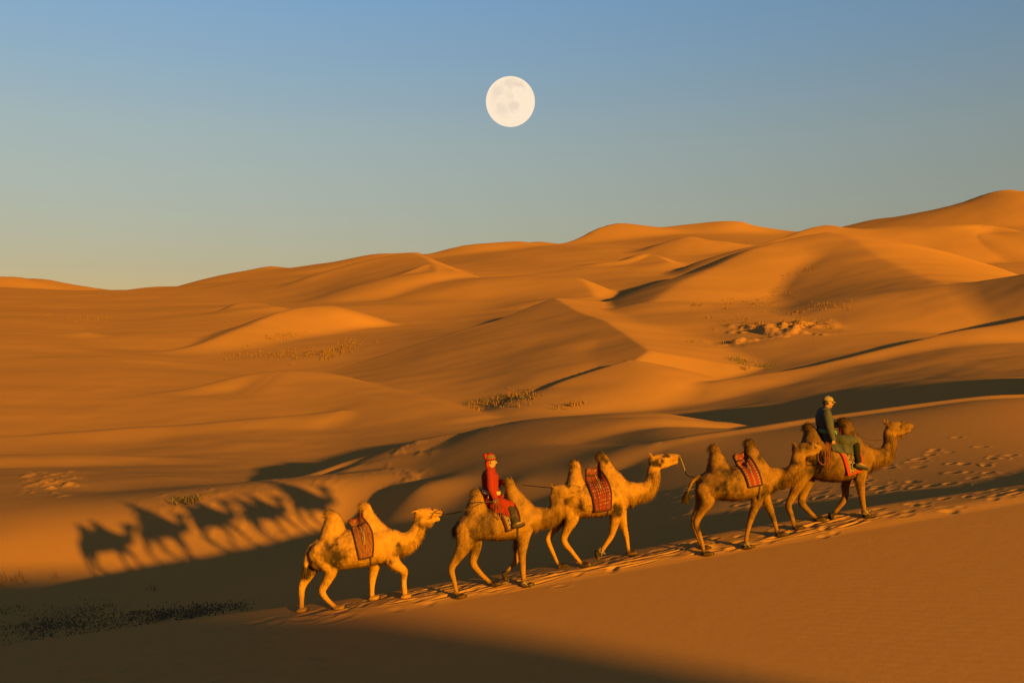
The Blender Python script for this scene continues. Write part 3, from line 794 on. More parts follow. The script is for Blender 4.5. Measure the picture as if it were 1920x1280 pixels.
def build_camel(ci, D, label):
    ox, oy = D['o']; k = D['k']
    xs_ = [t[0] for t in D['trunk']]
    u0 = ox + 0.5 * (min(xs_) + max(xs_)) / k
    YC = 20.0 + D.get('dy', 0.0)
    X0 = (u0 - 960) / F * YC
    org = np.array([X0, YC, float(near_height(np.array([X0]), np.array([YC]))[0])])
    S = YC / F / k                                   # metres per tracing unit
    def P(x, y, lat=0.0):
        return W(ox + x / k, oy + y / k, YC + lat) - org
    Lf = Loft()
    # trunk
    ang = np.linspace(0, 2 * math.pi, 22, endpoint=False)
    T = catmull(np.array(D['trunk'], float), 3)
    rr = []
    for x, top, bot, hw in T:
        c = P(x, 0.5 * (top + bot)); rz = 0.5 * (bot - top) * S
        ca, sa = np.cos(ang), np.sin(ang)
        e = 0.88
        yy_ = np.sign(sa) * np.abs(sa) ** e * hw * 0.92 * (1 - 0.10 * ca)
        zz_ = np.sign(ca) * np.abs(ca) ** e * rz
        rr.append(np.stack([np.full(22, c[0]), c[1] + yy_, c[2] + zz_], 1))
    Lf.rings(rr)
    # humps
    for h in D['humps']:
        h0 = h[0]
        root = (h0[0] + 0.24 / S, h0[1], h0[2] * 1.08, min(0.33, h0[3] * 1.12))
        H = catmull(np.array([root] + list(h), float), 3); rr = []
        for y, x, rx, ry in H:
            c = P(x, y)
            rr.append(np.stack([c[0] + np.cos(ang) * rx * S, c[1] + np.sin(ang) * ry, np.full(22, c[2])], 1))
        Lf.rings(rr)
    # neck, head, jaw
    turn = D.get('turn', 0.0)
    nk0, nk1 = D['neck'][1][0], D['neck'][-2][0]
    def hl(x, y):                                       # sideways swing of neck and head
        t = min(1.0, max(0.0, (x - nk0) / (nk1 - nk0)))
        return turn * t * t * (3 - 2 * t)
    for key in ('neck', 'head', 'jaw'):
        q = D[key]
        Lf.tube([P(a, b, hl(a, b)) for a, b, r, h in q], [r * S for a, b, r, h in q], [h for a, b, r, h in q], n=16)
    # brow and cheek
    ex, ey = D['eye']
    for sg in (-1, 1):
        c = P(ex - 6, ey - 6, turn); Lf.ball(c + np.array([0, sg * 0.062, 0.0]), (0.042, 0.028, 0.03))
        hq = D['head'][-1]
        c = P(hq[0] - 6, hq[1], turn); Lf.ball(c + np.array([0.0, sg * 0.028, 0.012]), (0.045, 0.03, 0.04))
    for (bx, by, tx, ty) in D['ears']:
        for sg in (-1, 1):
            a = P(bx, by, turn) + np.array([0, sg * 0.07, 0]); b = P(tx, ty, turn) + np.array([0, sg * 0.105, 0.02])
            Lf.tube([a, 0.5 * (a + b), b], [0.022, 0.026, 0.012], [0.018, 0.018, 0.01], n=8)
        if len(D['ears']) > 1: break
    # legs
    feet = []
    for lg in D['legs']:
        s = lg['s']; q = lg['p']; n = len(q)
        lat = [s * (0.165 + (0.02 if 0 < i < 3 else 0.0) - 0.02 * i / (n - 1)) for i in range(n)]
        pts = [P(a, b, l) for (a, b, r), l in zip(q, lat)]
        f = P(lg['foot'][0], lg['foot'][1], lat[-1])
        if not lg.get('lift'):
            g = float(near_height(np.array([f[0] + org[0]]), np.array([f[1] + org[1]]))[0]) - org[2]
            dz = g - 0.012 - f[2]
            f[2] += dz
            for i in range(n):
                wgt = max(0.0, (i - (n - 5)) / 4.0) if n > 5 else i / (n - 1)
                pts[i][2] += dz * min(1, wgt)
        r1 = [max(r * S - 0.007, 0.037) for a, b, r in q]
        r2 = [min(max(r * S - 0.007, 0.037) * (0.62 if i == 0 else 0.85), 0.135) for i, (a, b, r) in enumerate(q)]
        Lf.tube(pts, r1, r2, n=12, sub=4)
        # fetlock and broad foot
        rot = lg.get('rot', 0.0) if lg.get('lift') else -math.atan(0.173) * 0 + math.radians(9)
        cs, sn = math.cos(rot), math.sin(rot)
        M = np.array([[cs, 0, -sn], [0, 1, 0], [sn, 0, cs]])
        end = pts[-1]
        if lg.get('lift'):
            pc = f
            Lf.tube([end, 0.5 * (end + pc), pc], [0.046, 0.046, 0.05], n=10, sub=1)
            for sg in (-1, 1):
                Lf.ball(pc + M @ np.array([0.02, sg * 0.042, 0.0]), (0.105, 0.05, 0.045), M=M)
        else:
            pc = f + np.array([-0.02, 0, 0.045])
            Lf.tube([end, 0.5 * (end + pc) + np.array([-0.01, 0, 0]), pc], [0.044, 0.052, 0.06], n=10, sub=1)
            for sg in (-1, 1):
                Lf.ball(pc + M @ np.array([0.02, sg * 0.046, -0.004]), (0.118, 0.055, 0.044), M=M)
        feet.append((f, M, s, lg, end, pts[-2]))
    # tail
    q = D['tail']
    Lf.tube([P(a, b, -0.05) for a, b, r in q], [r * S for a, b, r in q], [r * S * 0.9 for a, b, r in q], n=8)
    body = Lf.fuse('camel', 0.0155, 7, 0.5)
    co, no = mesh_arrays(body)
    # gentle lumpiness of muscle and moulting wool
    nz = fbm(co[:, 0] * 7 + 3 * ci, co[:, 2] * 7 + co[:, 1] * 5, 3, 11 + ci)
    zmin = co[:, 2].min()
    co2 = co + no * (0.012 * nz * sstep(zmin + 0.7, zmin + 1.1, co[:, 2]))[:, None]
    body.vertices.foreach_set('co', co2.astype(np.float32).ravel()); body.update()
    # coat: darker wool where this animal has it, plus some flank and chest shade painted in
    tx = (co[:, 0] + org[0]) / YC * F + 960.0; tx = (tx - ox) * k
    ty = (HORIZ - (co[:, 2] + org[2] - CAMZ) / YC * F - oy) * k
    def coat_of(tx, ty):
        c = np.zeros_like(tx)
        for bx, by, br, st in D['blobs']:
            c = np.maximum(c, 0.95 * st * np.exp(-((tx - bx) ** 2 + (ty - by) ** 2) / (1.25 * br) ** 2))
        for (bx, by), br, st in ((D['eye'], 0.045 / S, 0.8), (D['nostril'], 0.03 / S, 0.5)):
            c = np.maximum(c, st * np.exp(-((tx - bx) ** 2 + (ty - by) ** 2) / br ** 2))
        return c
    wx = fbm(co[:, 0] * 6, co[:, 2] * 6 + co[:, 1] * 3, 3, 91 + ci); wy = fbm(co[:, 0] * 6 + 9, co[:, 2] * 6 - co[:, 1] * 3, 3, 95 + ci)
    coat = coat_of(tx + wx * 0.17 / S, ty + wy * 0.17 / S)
    coat = np.maximum(coat, (0.22 if ci in (0, 2) else 0.36) * sstep(0.05, 0.6, fbm(co[:, 0] * 4.2 + 3, co[:, 2] * 3.2 + co[:, 1] * 2, 4, 99 + ci)))
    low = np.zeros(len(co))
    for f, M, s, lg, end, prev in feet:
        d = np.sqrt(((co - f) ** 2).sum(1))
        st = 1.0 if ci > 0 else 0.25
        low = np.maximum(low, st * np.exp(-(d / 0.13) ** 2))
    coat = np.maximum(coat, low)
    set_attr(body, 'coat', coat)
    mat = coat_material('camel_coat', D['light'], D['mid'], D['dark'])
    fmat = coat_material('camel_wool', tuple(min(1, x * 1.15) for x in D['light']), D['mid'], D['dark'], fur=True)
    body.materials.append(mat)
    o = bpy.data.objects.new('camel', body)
    o.location = org
    link(o)
    tag(o, label, 'camel', 'camels walking in a line along the crest')
    # wool
    humps_top = [np.array(P(h[-1][1], h[-1][0])) for h in D['humps']]
    hump_bot = [np.array(P(h[0][1], h[0][0])) for h in D['humps']]
    neck_pts = np.array([P(a, b, hl(a, b)) for a, b, r, h in D['neck']])
    fore = [np.array(P(*lg['p'][1][:2], lg['s'] * 0.18)) for lg in D['legs'] if not lg.get('hind')]
    thigh = [np.array(P(*lg['p'][1][:2], lg['s'] * 0.18)) for lg in D['legs'] if lg.get('hind')]
    def length(p):
        L = np.full(len(p), 0.036)
        rel = p[:, 2] - zmin
        L = np.where(rel < 0.75, 0.020, L)
        L = np.where(rel < 0.14, 0.012, L)
        for t in humps_top:
            d = np.sqrt(((p - t) ** 2).sum(1)); L = np.maximum(L, 0.10 * np.exp(-(d / 0.20) ** 2))
        d = np.sqrt(((p[:, None, :] - neck_pts[None, 1:5]) ** 2).sum(2)).min(1)
        cz = np.interp(p[:, 0], neck_pts[:, 0], neck_pts[:, 2])
        L = np.maximum(L, np.where((d < 0.30) & (p[:, 2] < cz), 0.05, 0))
        for t in fore + thigh:
            d = np.sqrt(((p - t) ** 2).sum(1)); L = np.maximum(L, 0.075 * np.exp(-(d / 0.17) ** 2))
        hq = np.array(P(D['head'][2][0], D['head'][2][1], turn))
        d = np.sqrt(((p - hq) ** 2).sum(1)); L = np.where(d < 0.24, np.minimum(L, 0.014), L)
        return L
    def direction(p, n):
        d = n * 0.10 + np.array([-0.5, 0, -0.75])
        d = d - n * np.minimum((d * n).sum(1), 0)[:, None] * 0.9 + n * 0.10
        for t in humps_top:
            q = np.sqrt(((p - t) ** 2).sum(1)); up = np.exp(-(q / 0.16) ** 2)[:, None]
            d = d * (1 - up) + (n * 0.45 + np.array([-0.7, 0, 0.15])) * up
        return d
    hq2 = [np.array(P(D['head'][j][0], D['head'][j][1])) for j in (2, 3, 4)]
    def mask(c):
        w = np.ones(len(c))
        w = np.where(c[:, 2] - zmin < 0.10, 0.1, w)
        return w
    fur_mesh('wool', body, 42000, length, direction, fmat, o, 0.0026, 31 + ci, coat, mask)
    # mane tufts: hump tops, throat and neck fringe, forelock
    def tuft_mask(c):
        w = np.zeros(len(c))
        for t in humps_top: w = np.maximum(w, np.exp(-(((c - t) ** 2).sum(1)) / 0.10 ** 2))
        return w
    fur_mesh('hump_tuft', body, 1500, lambda p: np.full(len(p), 0.11), lambda p, n: n * 0.40 + np.array([-0.85, 0, 0.15]), fmat, o, 0.003, 61 + ci, np.maximum(coat, 0.12), tuft_mask)
    def fringe_mask(c):
        d = np.sqrt(((c[:, None, :] - neck_pts[None]) ** 2).sum(2)).min(1)
        cz = np.interp(c[:, 0], neck_pts[:, 0], neck_pts[:, 2])
        return np.where((d < 0.27) & (c[:, 2] < cz - 0.04), 1.0, 0.0)
    fur_mesh('throat_fringe', body, 3200, lambda p: np.full(len(p), 0.075), lambda p, n: n * 0.35 + np.array([-0.2, 0, -0.9]), fmat, o, 0.0028, 71 + ci, coat, fringe_mask)
    tl = np.array(P(*D['tail'][-1][:2]))
    fur_mesh('tail_tuft', body, 900, lambda p: np.full(len(p), 0.13), lambda p, n: n * 0.3 + np.array([-0.25, 0, -0.9]), fmat, o, 0.003, 81 + ci, np.maximum(coat, 0.8),
             lambda c: np.exp(-(((c - tl) ** 2).sum(1)) / 0.07 ** 2))
    # eyes, nostrils, toenails
    bvh = BVHTree.FromPolygons([tuple(c) for c in co2], [tuple(p.vertices) for p in body.polygons])
    for sg in (-1, 1):
        for nm, (px, py), rad, mt in (('eye', D['eye'], (0.016, 0.010, 0.013), EYE), ('nostril', D['nostril'], (0.019, 0.008, 0.009), NOSE)):
            c = P(px, py, turn); h = bvh.ray_cast(Vector((c[0], turn + sg * 0.4, c[2])), Vector((0, -sg, 0)))
            if h[0] is None: continue
            b = Loft(); b.ball((0, 0, 0), rad, n=10, m=6)
            e = b.plain(nm, mt, o); e.location = h[0] + Vector((0, -sg * 0.003, 0))
    for f, M, s, lg, end, prev in feet:
        for sg in (-1, 1):
            b = Loft(); b.ball((0, 0, 0), (0.026, 0.02, 0.022), n=8, m=5)
            e = b.plain('toe_nail', HOOF, o)
            c = (f + M @ np.array([0.128, sg * 0.046, 0.0])) if lg.get('lift') else (f + np.array([0.112, sg * 0.046, 0.052]))
            e.location = c
    CAMEL_DATA.append(dict(o=o, org=org, P=P, S=S, D=D, bvh=bvh, feet=feet, zmin=zmin))
    return o

LABELS = ['pale golden two-humped camel bringing up the rear of the line, without a rider',
          'brown two-humped camel carrying the rider in red',
          'sandy two-humped camel with dark-tipped front hump and head raised, walking ahead of the red rider',
          'brown two-humped camel with red striped rug, right behind the rider in grey',
          'dark brown two-humped camel at the head of the line, carrying the rider in grey']
for ci, D in enumerate(CAMELS):
    build_camel(ci, D, LABELS[ci])
# ------------------------------------------------------------------ saddle rugs
def rug_material(name, style):
    m = Nodes(name, 0.95, 0.05)
    uv = m.n('ShaderNodeUVMap').outputs[0]
    sep = m.n('ShaderNodeSeparateXYZ'); m.l(uv, sep.inputs[0])
    u, v = sep.outputs[0], sep.outputs[1]
    def cells(sx, sy, lo, hi):
        vo = m.n('ShaderNodeTexVoronoi', feature='F1', distance='MANHATTAN')
        vo.inputs['Scale'].default_value = 1.0
        vo.inputs['Randomness'].default_value = 0.15
        m.l(m.mapping(uv, (sx, sy, 1)), vo.inputs['Vector'])
        return m.ramp(vo.outputs['Distance'], [(lo, 1.0), (hi, 0.0)]), vo.outputs['Color']
    du = m.math('ABSOLUTE', m.math('SUBTRACT', u, 0.5))
    red, org, cream, navy, brown = (0.11, 0.014, 0.011), (0.155, 0.036, 0.013), (0.17, 0.095, 0.045), (0.03, 0.02, 0.03), (0.07, 0.02, 0.014)
    fine = m.noise(m.mapping(uv, (40, 60, 1)), 1.0, 3)
    if style == 'bright':            # red field, cream columns with dark ticks
        c = m.mix(fine, (0.21, 0.026, 0.012), (0.13, 0.015, 0.010))
        band = m.math('MULTIPLY', m.math('GREATER_THAN', du, 0.30), m.math('LESS_THAN', du, 0.40))
        tick = m.math('GREATER_THAN', m.math('FRACT', m.math('MULTIPLY', v, 14)), 0.72)
        c = m.mix(band, c, m.mix(tick, cream, navy))
        line = m.math('LESS_THAN', m.math('ABSOLUTE', m.math('SUBTRACT', du, 0.03)), 0.022)
        c = m.mix(line, c, cream)
        c = m.mix(m.math('GREATER_THAN', du, 0.42), c, (0.10, 0.012, 0.012))
    elif style == 'motif':           # close small motifs in red, ochre and cream
        a, col = cells(9, 15, 0.18, 0.40)
        b, _ = cells(18, 30, 0.16, 0.34)
        c = m.mix(fine, red, (0.13, 0.014, 0.012))
        c = m.mix(a, c, m.mix(m.math('GREATER_THAN', m.noise(m.mapping(uv, (6, 9, 1)), 1.0, 1), 0.5), org, (0.30, 0.16, 0.07)))
        c = m.mix(m.math('MULTIPLY', b, 0.75), c, cream)
        c = m.mix(m.math('LESS_THAN', m.math('ABSOLUTE', m.math('SUBTRACT', du, 0.24)), 0.02), c, navy)
    elif style == 'lines':           # orange red with thin cream scrolls
        c = m.mix(m.noise(m.mapping(uv, (7, 11, 1)), 1.0, 4), (0.19, 0.05, 0.015), (0.07, 0.016, 0.012))
        wv = m.n('ShaderNodeTexWave', wave_type='BANDS', bands_direction='X')
        wv.inputs['Scale'].default_value = 2.4; wv.inputs['Distortion'].default_value = 7.0; wv.inputs['Detail'].default_value = 2.0; wv.inputs['Detail Scale'].default_value = 2.0
        m.l(m.mapping(uv, (1.0, 1.6, 1)), wv.inputs['Vector'])
        c = m.mix(m.math('MULTIPLY', m.ramp(wv.outputs['Fac'], [(0.80, 0.0), (0.92, 1.0)]), 0.8), c, cream)
        a, _ = cells(6, 11, 0.10, 0.30)
        c = m.mix(m.math('MULTIPLY', a, 0.7), c, (0.09, 0.015, 0.014))
    else:                            # 'dots': pale stripe with dark squares inside a red edge
        edge = (0.24, 0.03, 0.02) if style == 'dots' else (0.05, 0.018, 0.014)
        c = m.mix(fine, (0.14, 0.03, 0.016), (0.20, 0.07, 0.035))
        band = m.math('LESS_THAN', m.math('ABSOLUTE', m.math('SUBTRACT', u, 0.30)), 0.11)
        fr = m.math('ABSOLUTE', m.math('SUBTRACT', m.math('FRACT', m.math('MULTIPLY', v, 8)), 0.5))
        dot = m.math('MULTIPLY', m.math('LESS_THAN', fr, 0.2), m.math('LESS_THAN', m.math('ABSOLUTE', m.math('SUBTRACT', u, 0.30)), 0.045))
        c = m.mix(band, c, m.mix(dot, cream, navy))
        c = m.mix(m.math('GREATER_THAN', du, 0.38), c, edge)
    m.color(c)
    m.bump(fine, 0.4, 0.006)
    return m.m

TRIM = simple('dark_trim', (0.035, 0.014, 0.014), 0.9, 0.05, 0.3, 60)
TRIM_RED = simple('red_trim', (0.26, 0.025, 0.016), 0.9, 0.05, 0.3, 60)
STRAP = simple('girth_strap', (0.05, 0.028, 0.018), 0.8, 0.1, 0.3, 60)
METAL = simple('stirrup_iron', (0.12, 0.10, 0.08), 0.45, 0.5)
ROPE_PALE = simple('pale_rope', (0.22, 0.13, 0.065), 0.95, 0.02, 0.3, 200)
ROPE_BROWN = simple('brown_rope', (0.06, 0.03, 0.016), 0.95, 0.02, 0.3, 200)
ROPE_RED = simple('reddish_rope', (0.15, 0.045, 0.025), 0.95, 0.02, 0.3, 200)

def tube_obj(name, pts, r, mat, parent=None, sub=4, n=7):
    b = Loft(); k = len(pts)
    rr = [r] * k if np.isscalar(r) else r
    b.tube(np.array(pts, float), rr, rr, n=n, sub=sub)
    return b.plain(name, mat, parent)

def build_rug(cd, left, right, style, label, red_trim=False, dip=0.13, pad=True, stirrup=0.7, girth=True):
    P, bvh, org = cd['P'], cd['bvh'], cd['org']
    NS, NT = 16, 12
    Lc = catmull(np.array(left, float), 8); Rc = catmull(np.array(right, float), 8)
    def along(c, s):
        q = np.linspace(0, 1, len(c)); return np.array([np.interp(s, q, c[:, 0]), np.interp(s, q, c[:, 1])])
    near = np.zeros((NS, NT, 3)); far = np.zeros((NS, NT, 3))
    for side, G in ((-1, near), (1, far)):
        for j in range(NT):
            t = j / (NT - 1); ymax = 0.05
            for i in range(NS):
                s = i / (NS - 1)
                a, b = along(Lc, s), along(Rc, s)
                x, y = a + (b - a) * t
                y += (dip * 300 * (1 - (2 * t - 1) ** 2)) * (1 - s) ** 3 * 0.6     # the seat sags between the humps
                c = P(x, y)
                h = bvh.ray_cast(Vector((c[0], side * 1.2, c[2])), Vector((0, -side, 0)))
                yy_ = abs(h[0].y) + 0.022 if h[0] is not None else ymax
                ymax = max(ymax, yy_)
                G[i, j] = (c[0], side * ymax, c[2] + 0.0)
    rows = [near[i] for i in range(NS - 1, -1, -1)]
    for w in (0.25, 0.5, 0.75):
        q = near[0] * (1 - w) + far[0] * w
        for j in range(NT):
            h = bvh.ray_cast(Vector((q[j, 0], q[j, 1], 5)), Vector((0, 0, -1)))
            if h[0] is not None: q[j, 2] = max(q[j, 2] + 0.02, h[0].z + 0.025)
        rows.append(q)
    rows += [far[i] for i in range(NS)]
    G = np.array(rows)
    R_, C_ = G.shape[:2]
    root = bpy.data.objects.new('saddle_rug', None); link(root)
    base = G.mean((0, 1)); base[2] = G[..., 2].min()
    root.location = org + base
    tag(root, label, 'saddle rug', 'saddle rugs on the camels')
    V = (G - base).reshape(-1, 3)
    faces = [(i * C_ + j, i * C_ + j + 1, (i + 1) * C_ + j + 1, (i + 1) * C_ + j) for i in range(R_ - 1) for j in range(C_ - 1)]
    panel = mesh_obj('rug_panel', V, faces, rug_material('rug_' + style, style), root)
    uvl = panel.data.uv_layers.new(name='UVMap')
    li = np.empty(len(panel.data.loops), np.int32); panel.data.loops.foreach_get('vertex_index', li)
    vv = np.abs((li // C_) - (R_ - 1) / 2) / ((R_ - 1) / 2)
    uvl.data.foreach_set('uv', np.stack([(li % C_) / (C_ - 1), vv], 1).astype(np.float32).ravel())
    so = panel.modifiers.new('thickness', 'SOLIDIFY'); so.thickness = 0.012; so.offset = 0.0
    # bound edge all round, and along the scoop of the seat
    loop = [G[i, 0] for i in range(R_)] + [G[-1, j] for j in range(1, C_)] + [G[i, -1] for i in range(R_ - 2, -1, -1)] + [G[0, j] for j in range(C_ - 2, -1, -1)]
    tr = TRIM_RED if red_trim else TRIM
    tube_obj('border', np.array(loop) - base, 0.017, tr, root, sub=1)
    i0 = NS - 1 - 2
    for row, sg in ((G[i0], -1), (G[R_ - 1 - i0], 1)):
        tube_obj('seat_edge', row - base + np.array([0, sg * 0.012, 0]), 0.015, tr, root, sub=1)
    # padded seat between the humps
    if pad:
        mid = G[NS - 2:NS + 5]
        L = Loft(); rr = []
        cols = range(1, C_ - 1)
        for j in cols:
            rowp = mid[:, j]
            c = rowp.mean(0)
            top = np.array([p + np.array([0, 0, 0.03 + 0.03 * math.sin(math.pi * (i + 0.5) / len(rowp))]) for i, p in enumerate(rowp)])
            low = np.array([p + np.array([0, 0, 0.004]) for p in rowp[::-1]])
            rr.append(np.concatenate([top, low]) - base)
        L.rings(rr)
        o = L.plain('seat_pad', rug_material('seat_cloth', 'motif'), root)
        uvl = o.data.uv_layers.new(name='UVMap')
        co = np.array([(v.co.x * 4, v.co.y * 4) for v in o.data.vertices], np.float32)
        li = np.empty(len(o.data.loops), np.int32); o.data.loops.foreach_get('vertex_index', li)
        uvl.data.foreach_set('uv', co[li].ravel())
    # stirrup straps and irons on both sides
    if stirrup:
        for G2, sg in ((near, -1), (far, 1)):
            j = int(C_ * 0.55)
            i1 = int(NS * 0.45)
            pts = [G2[i, j] + np.array([0, sg * 0.02, 0]) for i in range(2, i1 + 1)]
            end = pts[-1] + np.array([0.01, sg * 0.02, -0.10])
            st = tube_obj('stirrup_strap', np.array(pts + [end]) - base, 0.009, ROPE_PALE, root, sub=1)
            ring = [end + np.array([0.055 * math.sin(a), 0, -0.06 + 0.06 * math.cos(a)]) for a in np.linspace(0, 2 * math.pi, 14)]
            tube_obj('stirrup_iron', np.array(ring) - base, 0.009, METAL, root, sub=1)
            tie = [G2[4, j + 1] + np.array([0, sg * 0.03, 0]), G2[8, j] + np.array([0, sg * 0.03, 0]), G2[6, j - 1] + np.array([0, sg * 0.035, 0]), G2[9, j - 1] + np.array([0, sg * 0.03, 0])]
            tube_obj('tie_cord', np.array(tie) - base, 0.006, ROPE_PALE, root, sub=4)
    if girth:
        xg = near[-1, int(C_ * 0.8), 0]; zc = near[NS // 2, 0, 2]
        pts = []
        for a in np.linspace(math.radians(-8), math.radians(188), 26):
            dr = Vector((0, -math.cos(a), -math.sin(a)))
            h = bvh.ray_cast(Vector((xg, 0, zc)) + dr * 1.4, -dr)
            if h[0] is not None and math.hypot(h[0].y, h[0].z - zc) < 0.66: pts.append(np.array(h[0]) + np.array(dr) * 0.012)
        if len(pts) > 5: tube_obj('girth', np.array(pts) - base, 0.017, STRAP, root, sub=1)
    return dict(G=G, near=near, far=far, base=base, root=root)

RUGS = [
 build_rug(CAMEL_DATA[0], [(505, 518), (558, 600), (586, 690), (602, 758)], [(606, 474), (672, 555), (697, 650), (692, 738)], 'lines', 'orange red rug with cream scrolls and dark edge on the rearmost camel'),
 build_rug(CAMEL_DATA[1], [(430, 470), (505, 545), (555, 640), (578, 705)], [(560, 440), (640, 500), (676, 580), (684, 655)], 'frame', 'dark edged rug with a pale dotted stripe under the rider in red', pad=True),
 build_rug(CAMEL_DATA[2], [(452, 318), (458, 420), (502, 545), (528, 690)], [(588, 300), (645, 385), (678, 500), (676, 665)], 'motif', 'rug of close red and cream motifs with dark edge on the head-high sandy camel'),
 build_rug(CAMEL_DATA[3], [(562, 300), (602, 390), (638, 480), (666, 582)], [(684, 264), (738, 335), (778, 440), (802, 555)], 'bright', 'bright red rug with two cream ticked stripes on the camel behind the rider in grey'),
 build_rug(CAMEL_DATA[4], [(405, 470), (488, 590), (520, 690), (538, 762)], [(528, 472), (630, 560), (660, 640), (652, 728)], 'dots', 'rug with pink red edge and dark squares under the rider in grey', red_trim=True),
]

# ------------------------------------------------------------------ riders
SKIN = simple('weathered_skin', (0.20, 0.085, 0.045), 0.6, 0.2, 0.15, 40)
SKIN_PALE = simple('fair_skin', (0.26, 0.12, 0.065), 0.6, 0.2, 0.1, 40)

def cloth_mat(name, a, b, scale=26, bump=0.5, rough=0.9):
    m = Nodes(name, rough, 0.08)
    o = m.coord('Object')
    f = m.noise(m.mapping(o, (1.0, 1.0, 0.45)), scale, 4, 0.6, 0.5)
    g = m.noise(o, 9.0, 3, 0.5, 1.2)
    m.color(m.mix(f, a, b))
    m.bump(m.math('ADD', m.math('MULTIPLY', f, 0.4), g), bump, 0.03)
    return m.m

def hand(L, wrist, palm_dir, up, curl=1.0, side=1):
    """palm with four curled fingers and a thumb, starting at the wrist"""
    w = np.array(wrist, float); d = np.array(palm_dir, float); d /= np.linalg.norm(d)
    u = np.array(up, float); u -= d * np.dot(u, d); u /= np.linalg.norm(u)
    s = np.cross(d, u)
    L.tube([w - d * 0.02, w + d * 0.04, w + d * 0.085], [0.021, 0.026, 0.024], [0.028, 0.042, 0.043], n=10, lateral=s)
    for i, ln in enumerate((0.062, 0.075, 0.070, 0.052)):
        off = s * (0.031 - 0.0205 * i)
        p0 = w + d * 0.075 + off
        pts = [p0]; a = 0.25
        for seg in (0.42, 0.32, 0.26):
            a += 0.62 * curl
            pts.append(pts[-1] + (d * math.cos(a) - u * math.sin(a)) * ln * seg * 1.35)
        L.tube(pts, [0.0102, 0.0098, 0.009, 0.008], n=8, sub=2, lateral=s)
    t0 = w + d * 0.03 + s * 0.036 * side
    L.tube([t0, t0 + d * 0.03 + s * 0.022 * side - u * 0.014, t0 + d * 0.055 + s * 0.012 * side - u * 0.036], [0.0125, 0.0112, 0.0095], n=8, sub=2, lateral=u)

def head_loft(L, c, fwd, scale=1.0):
    """skull, jaw, nose, brow, ears about centre c, looking along fwd"""
    f = np.array(fwd, float); f /= np.linalg.norm(f)
    z = np.array([0, 0, 1.0]); s = np.cross(z, f); s /= np.linalg.norm(s); z = np.cross(f, s)
    M = np.stack([f, s, z], 1)
    def at(x, y, w): return np.array(c) + scale * (f * x + s * y + z * w)
    L.ball(at(-0.012, 0, 0.03), np.array((0.098, 0.077, 0.092)) * scale, M=M)
    L.ball(at(0.022, 0, -0.03), np.array((0.070, 0.064, 0.080)) * scale, M=M)
    L.ball(at(0.052, 0, -0.078), np.array((0.034, 0.040, 0.030)) * scale, M=M)      # chin
    L.ball(at(0.070, 0, 0.020), np.array((0.020, 0.056, 0.014)) * scale, M=M)       # brow
    L.tube([at(0.082, 0, 0.008), at(0.106, 0, -0.022), at(0.092, 0, -0.034)], [0.010 * scale, 0.015 * scale, 0.012 * scale], n=8, sub=2)
    L.ball(at(0.079, 0, -0.055), np.array((0.014, 0.024, 0.009)) * scale, M=M)      # lips
    for sg in (-1, 1):
        L.ball(at(0.062, sg * 0.040, -0.026), np.array((0.022, 0.022, 0.022)) * scale, M=M)
        L.ball(at(-0.012, sg * 0.080, -0.010), np.array((0.022, 0.010, 0.032)) * scale, M=M)
    return at, M

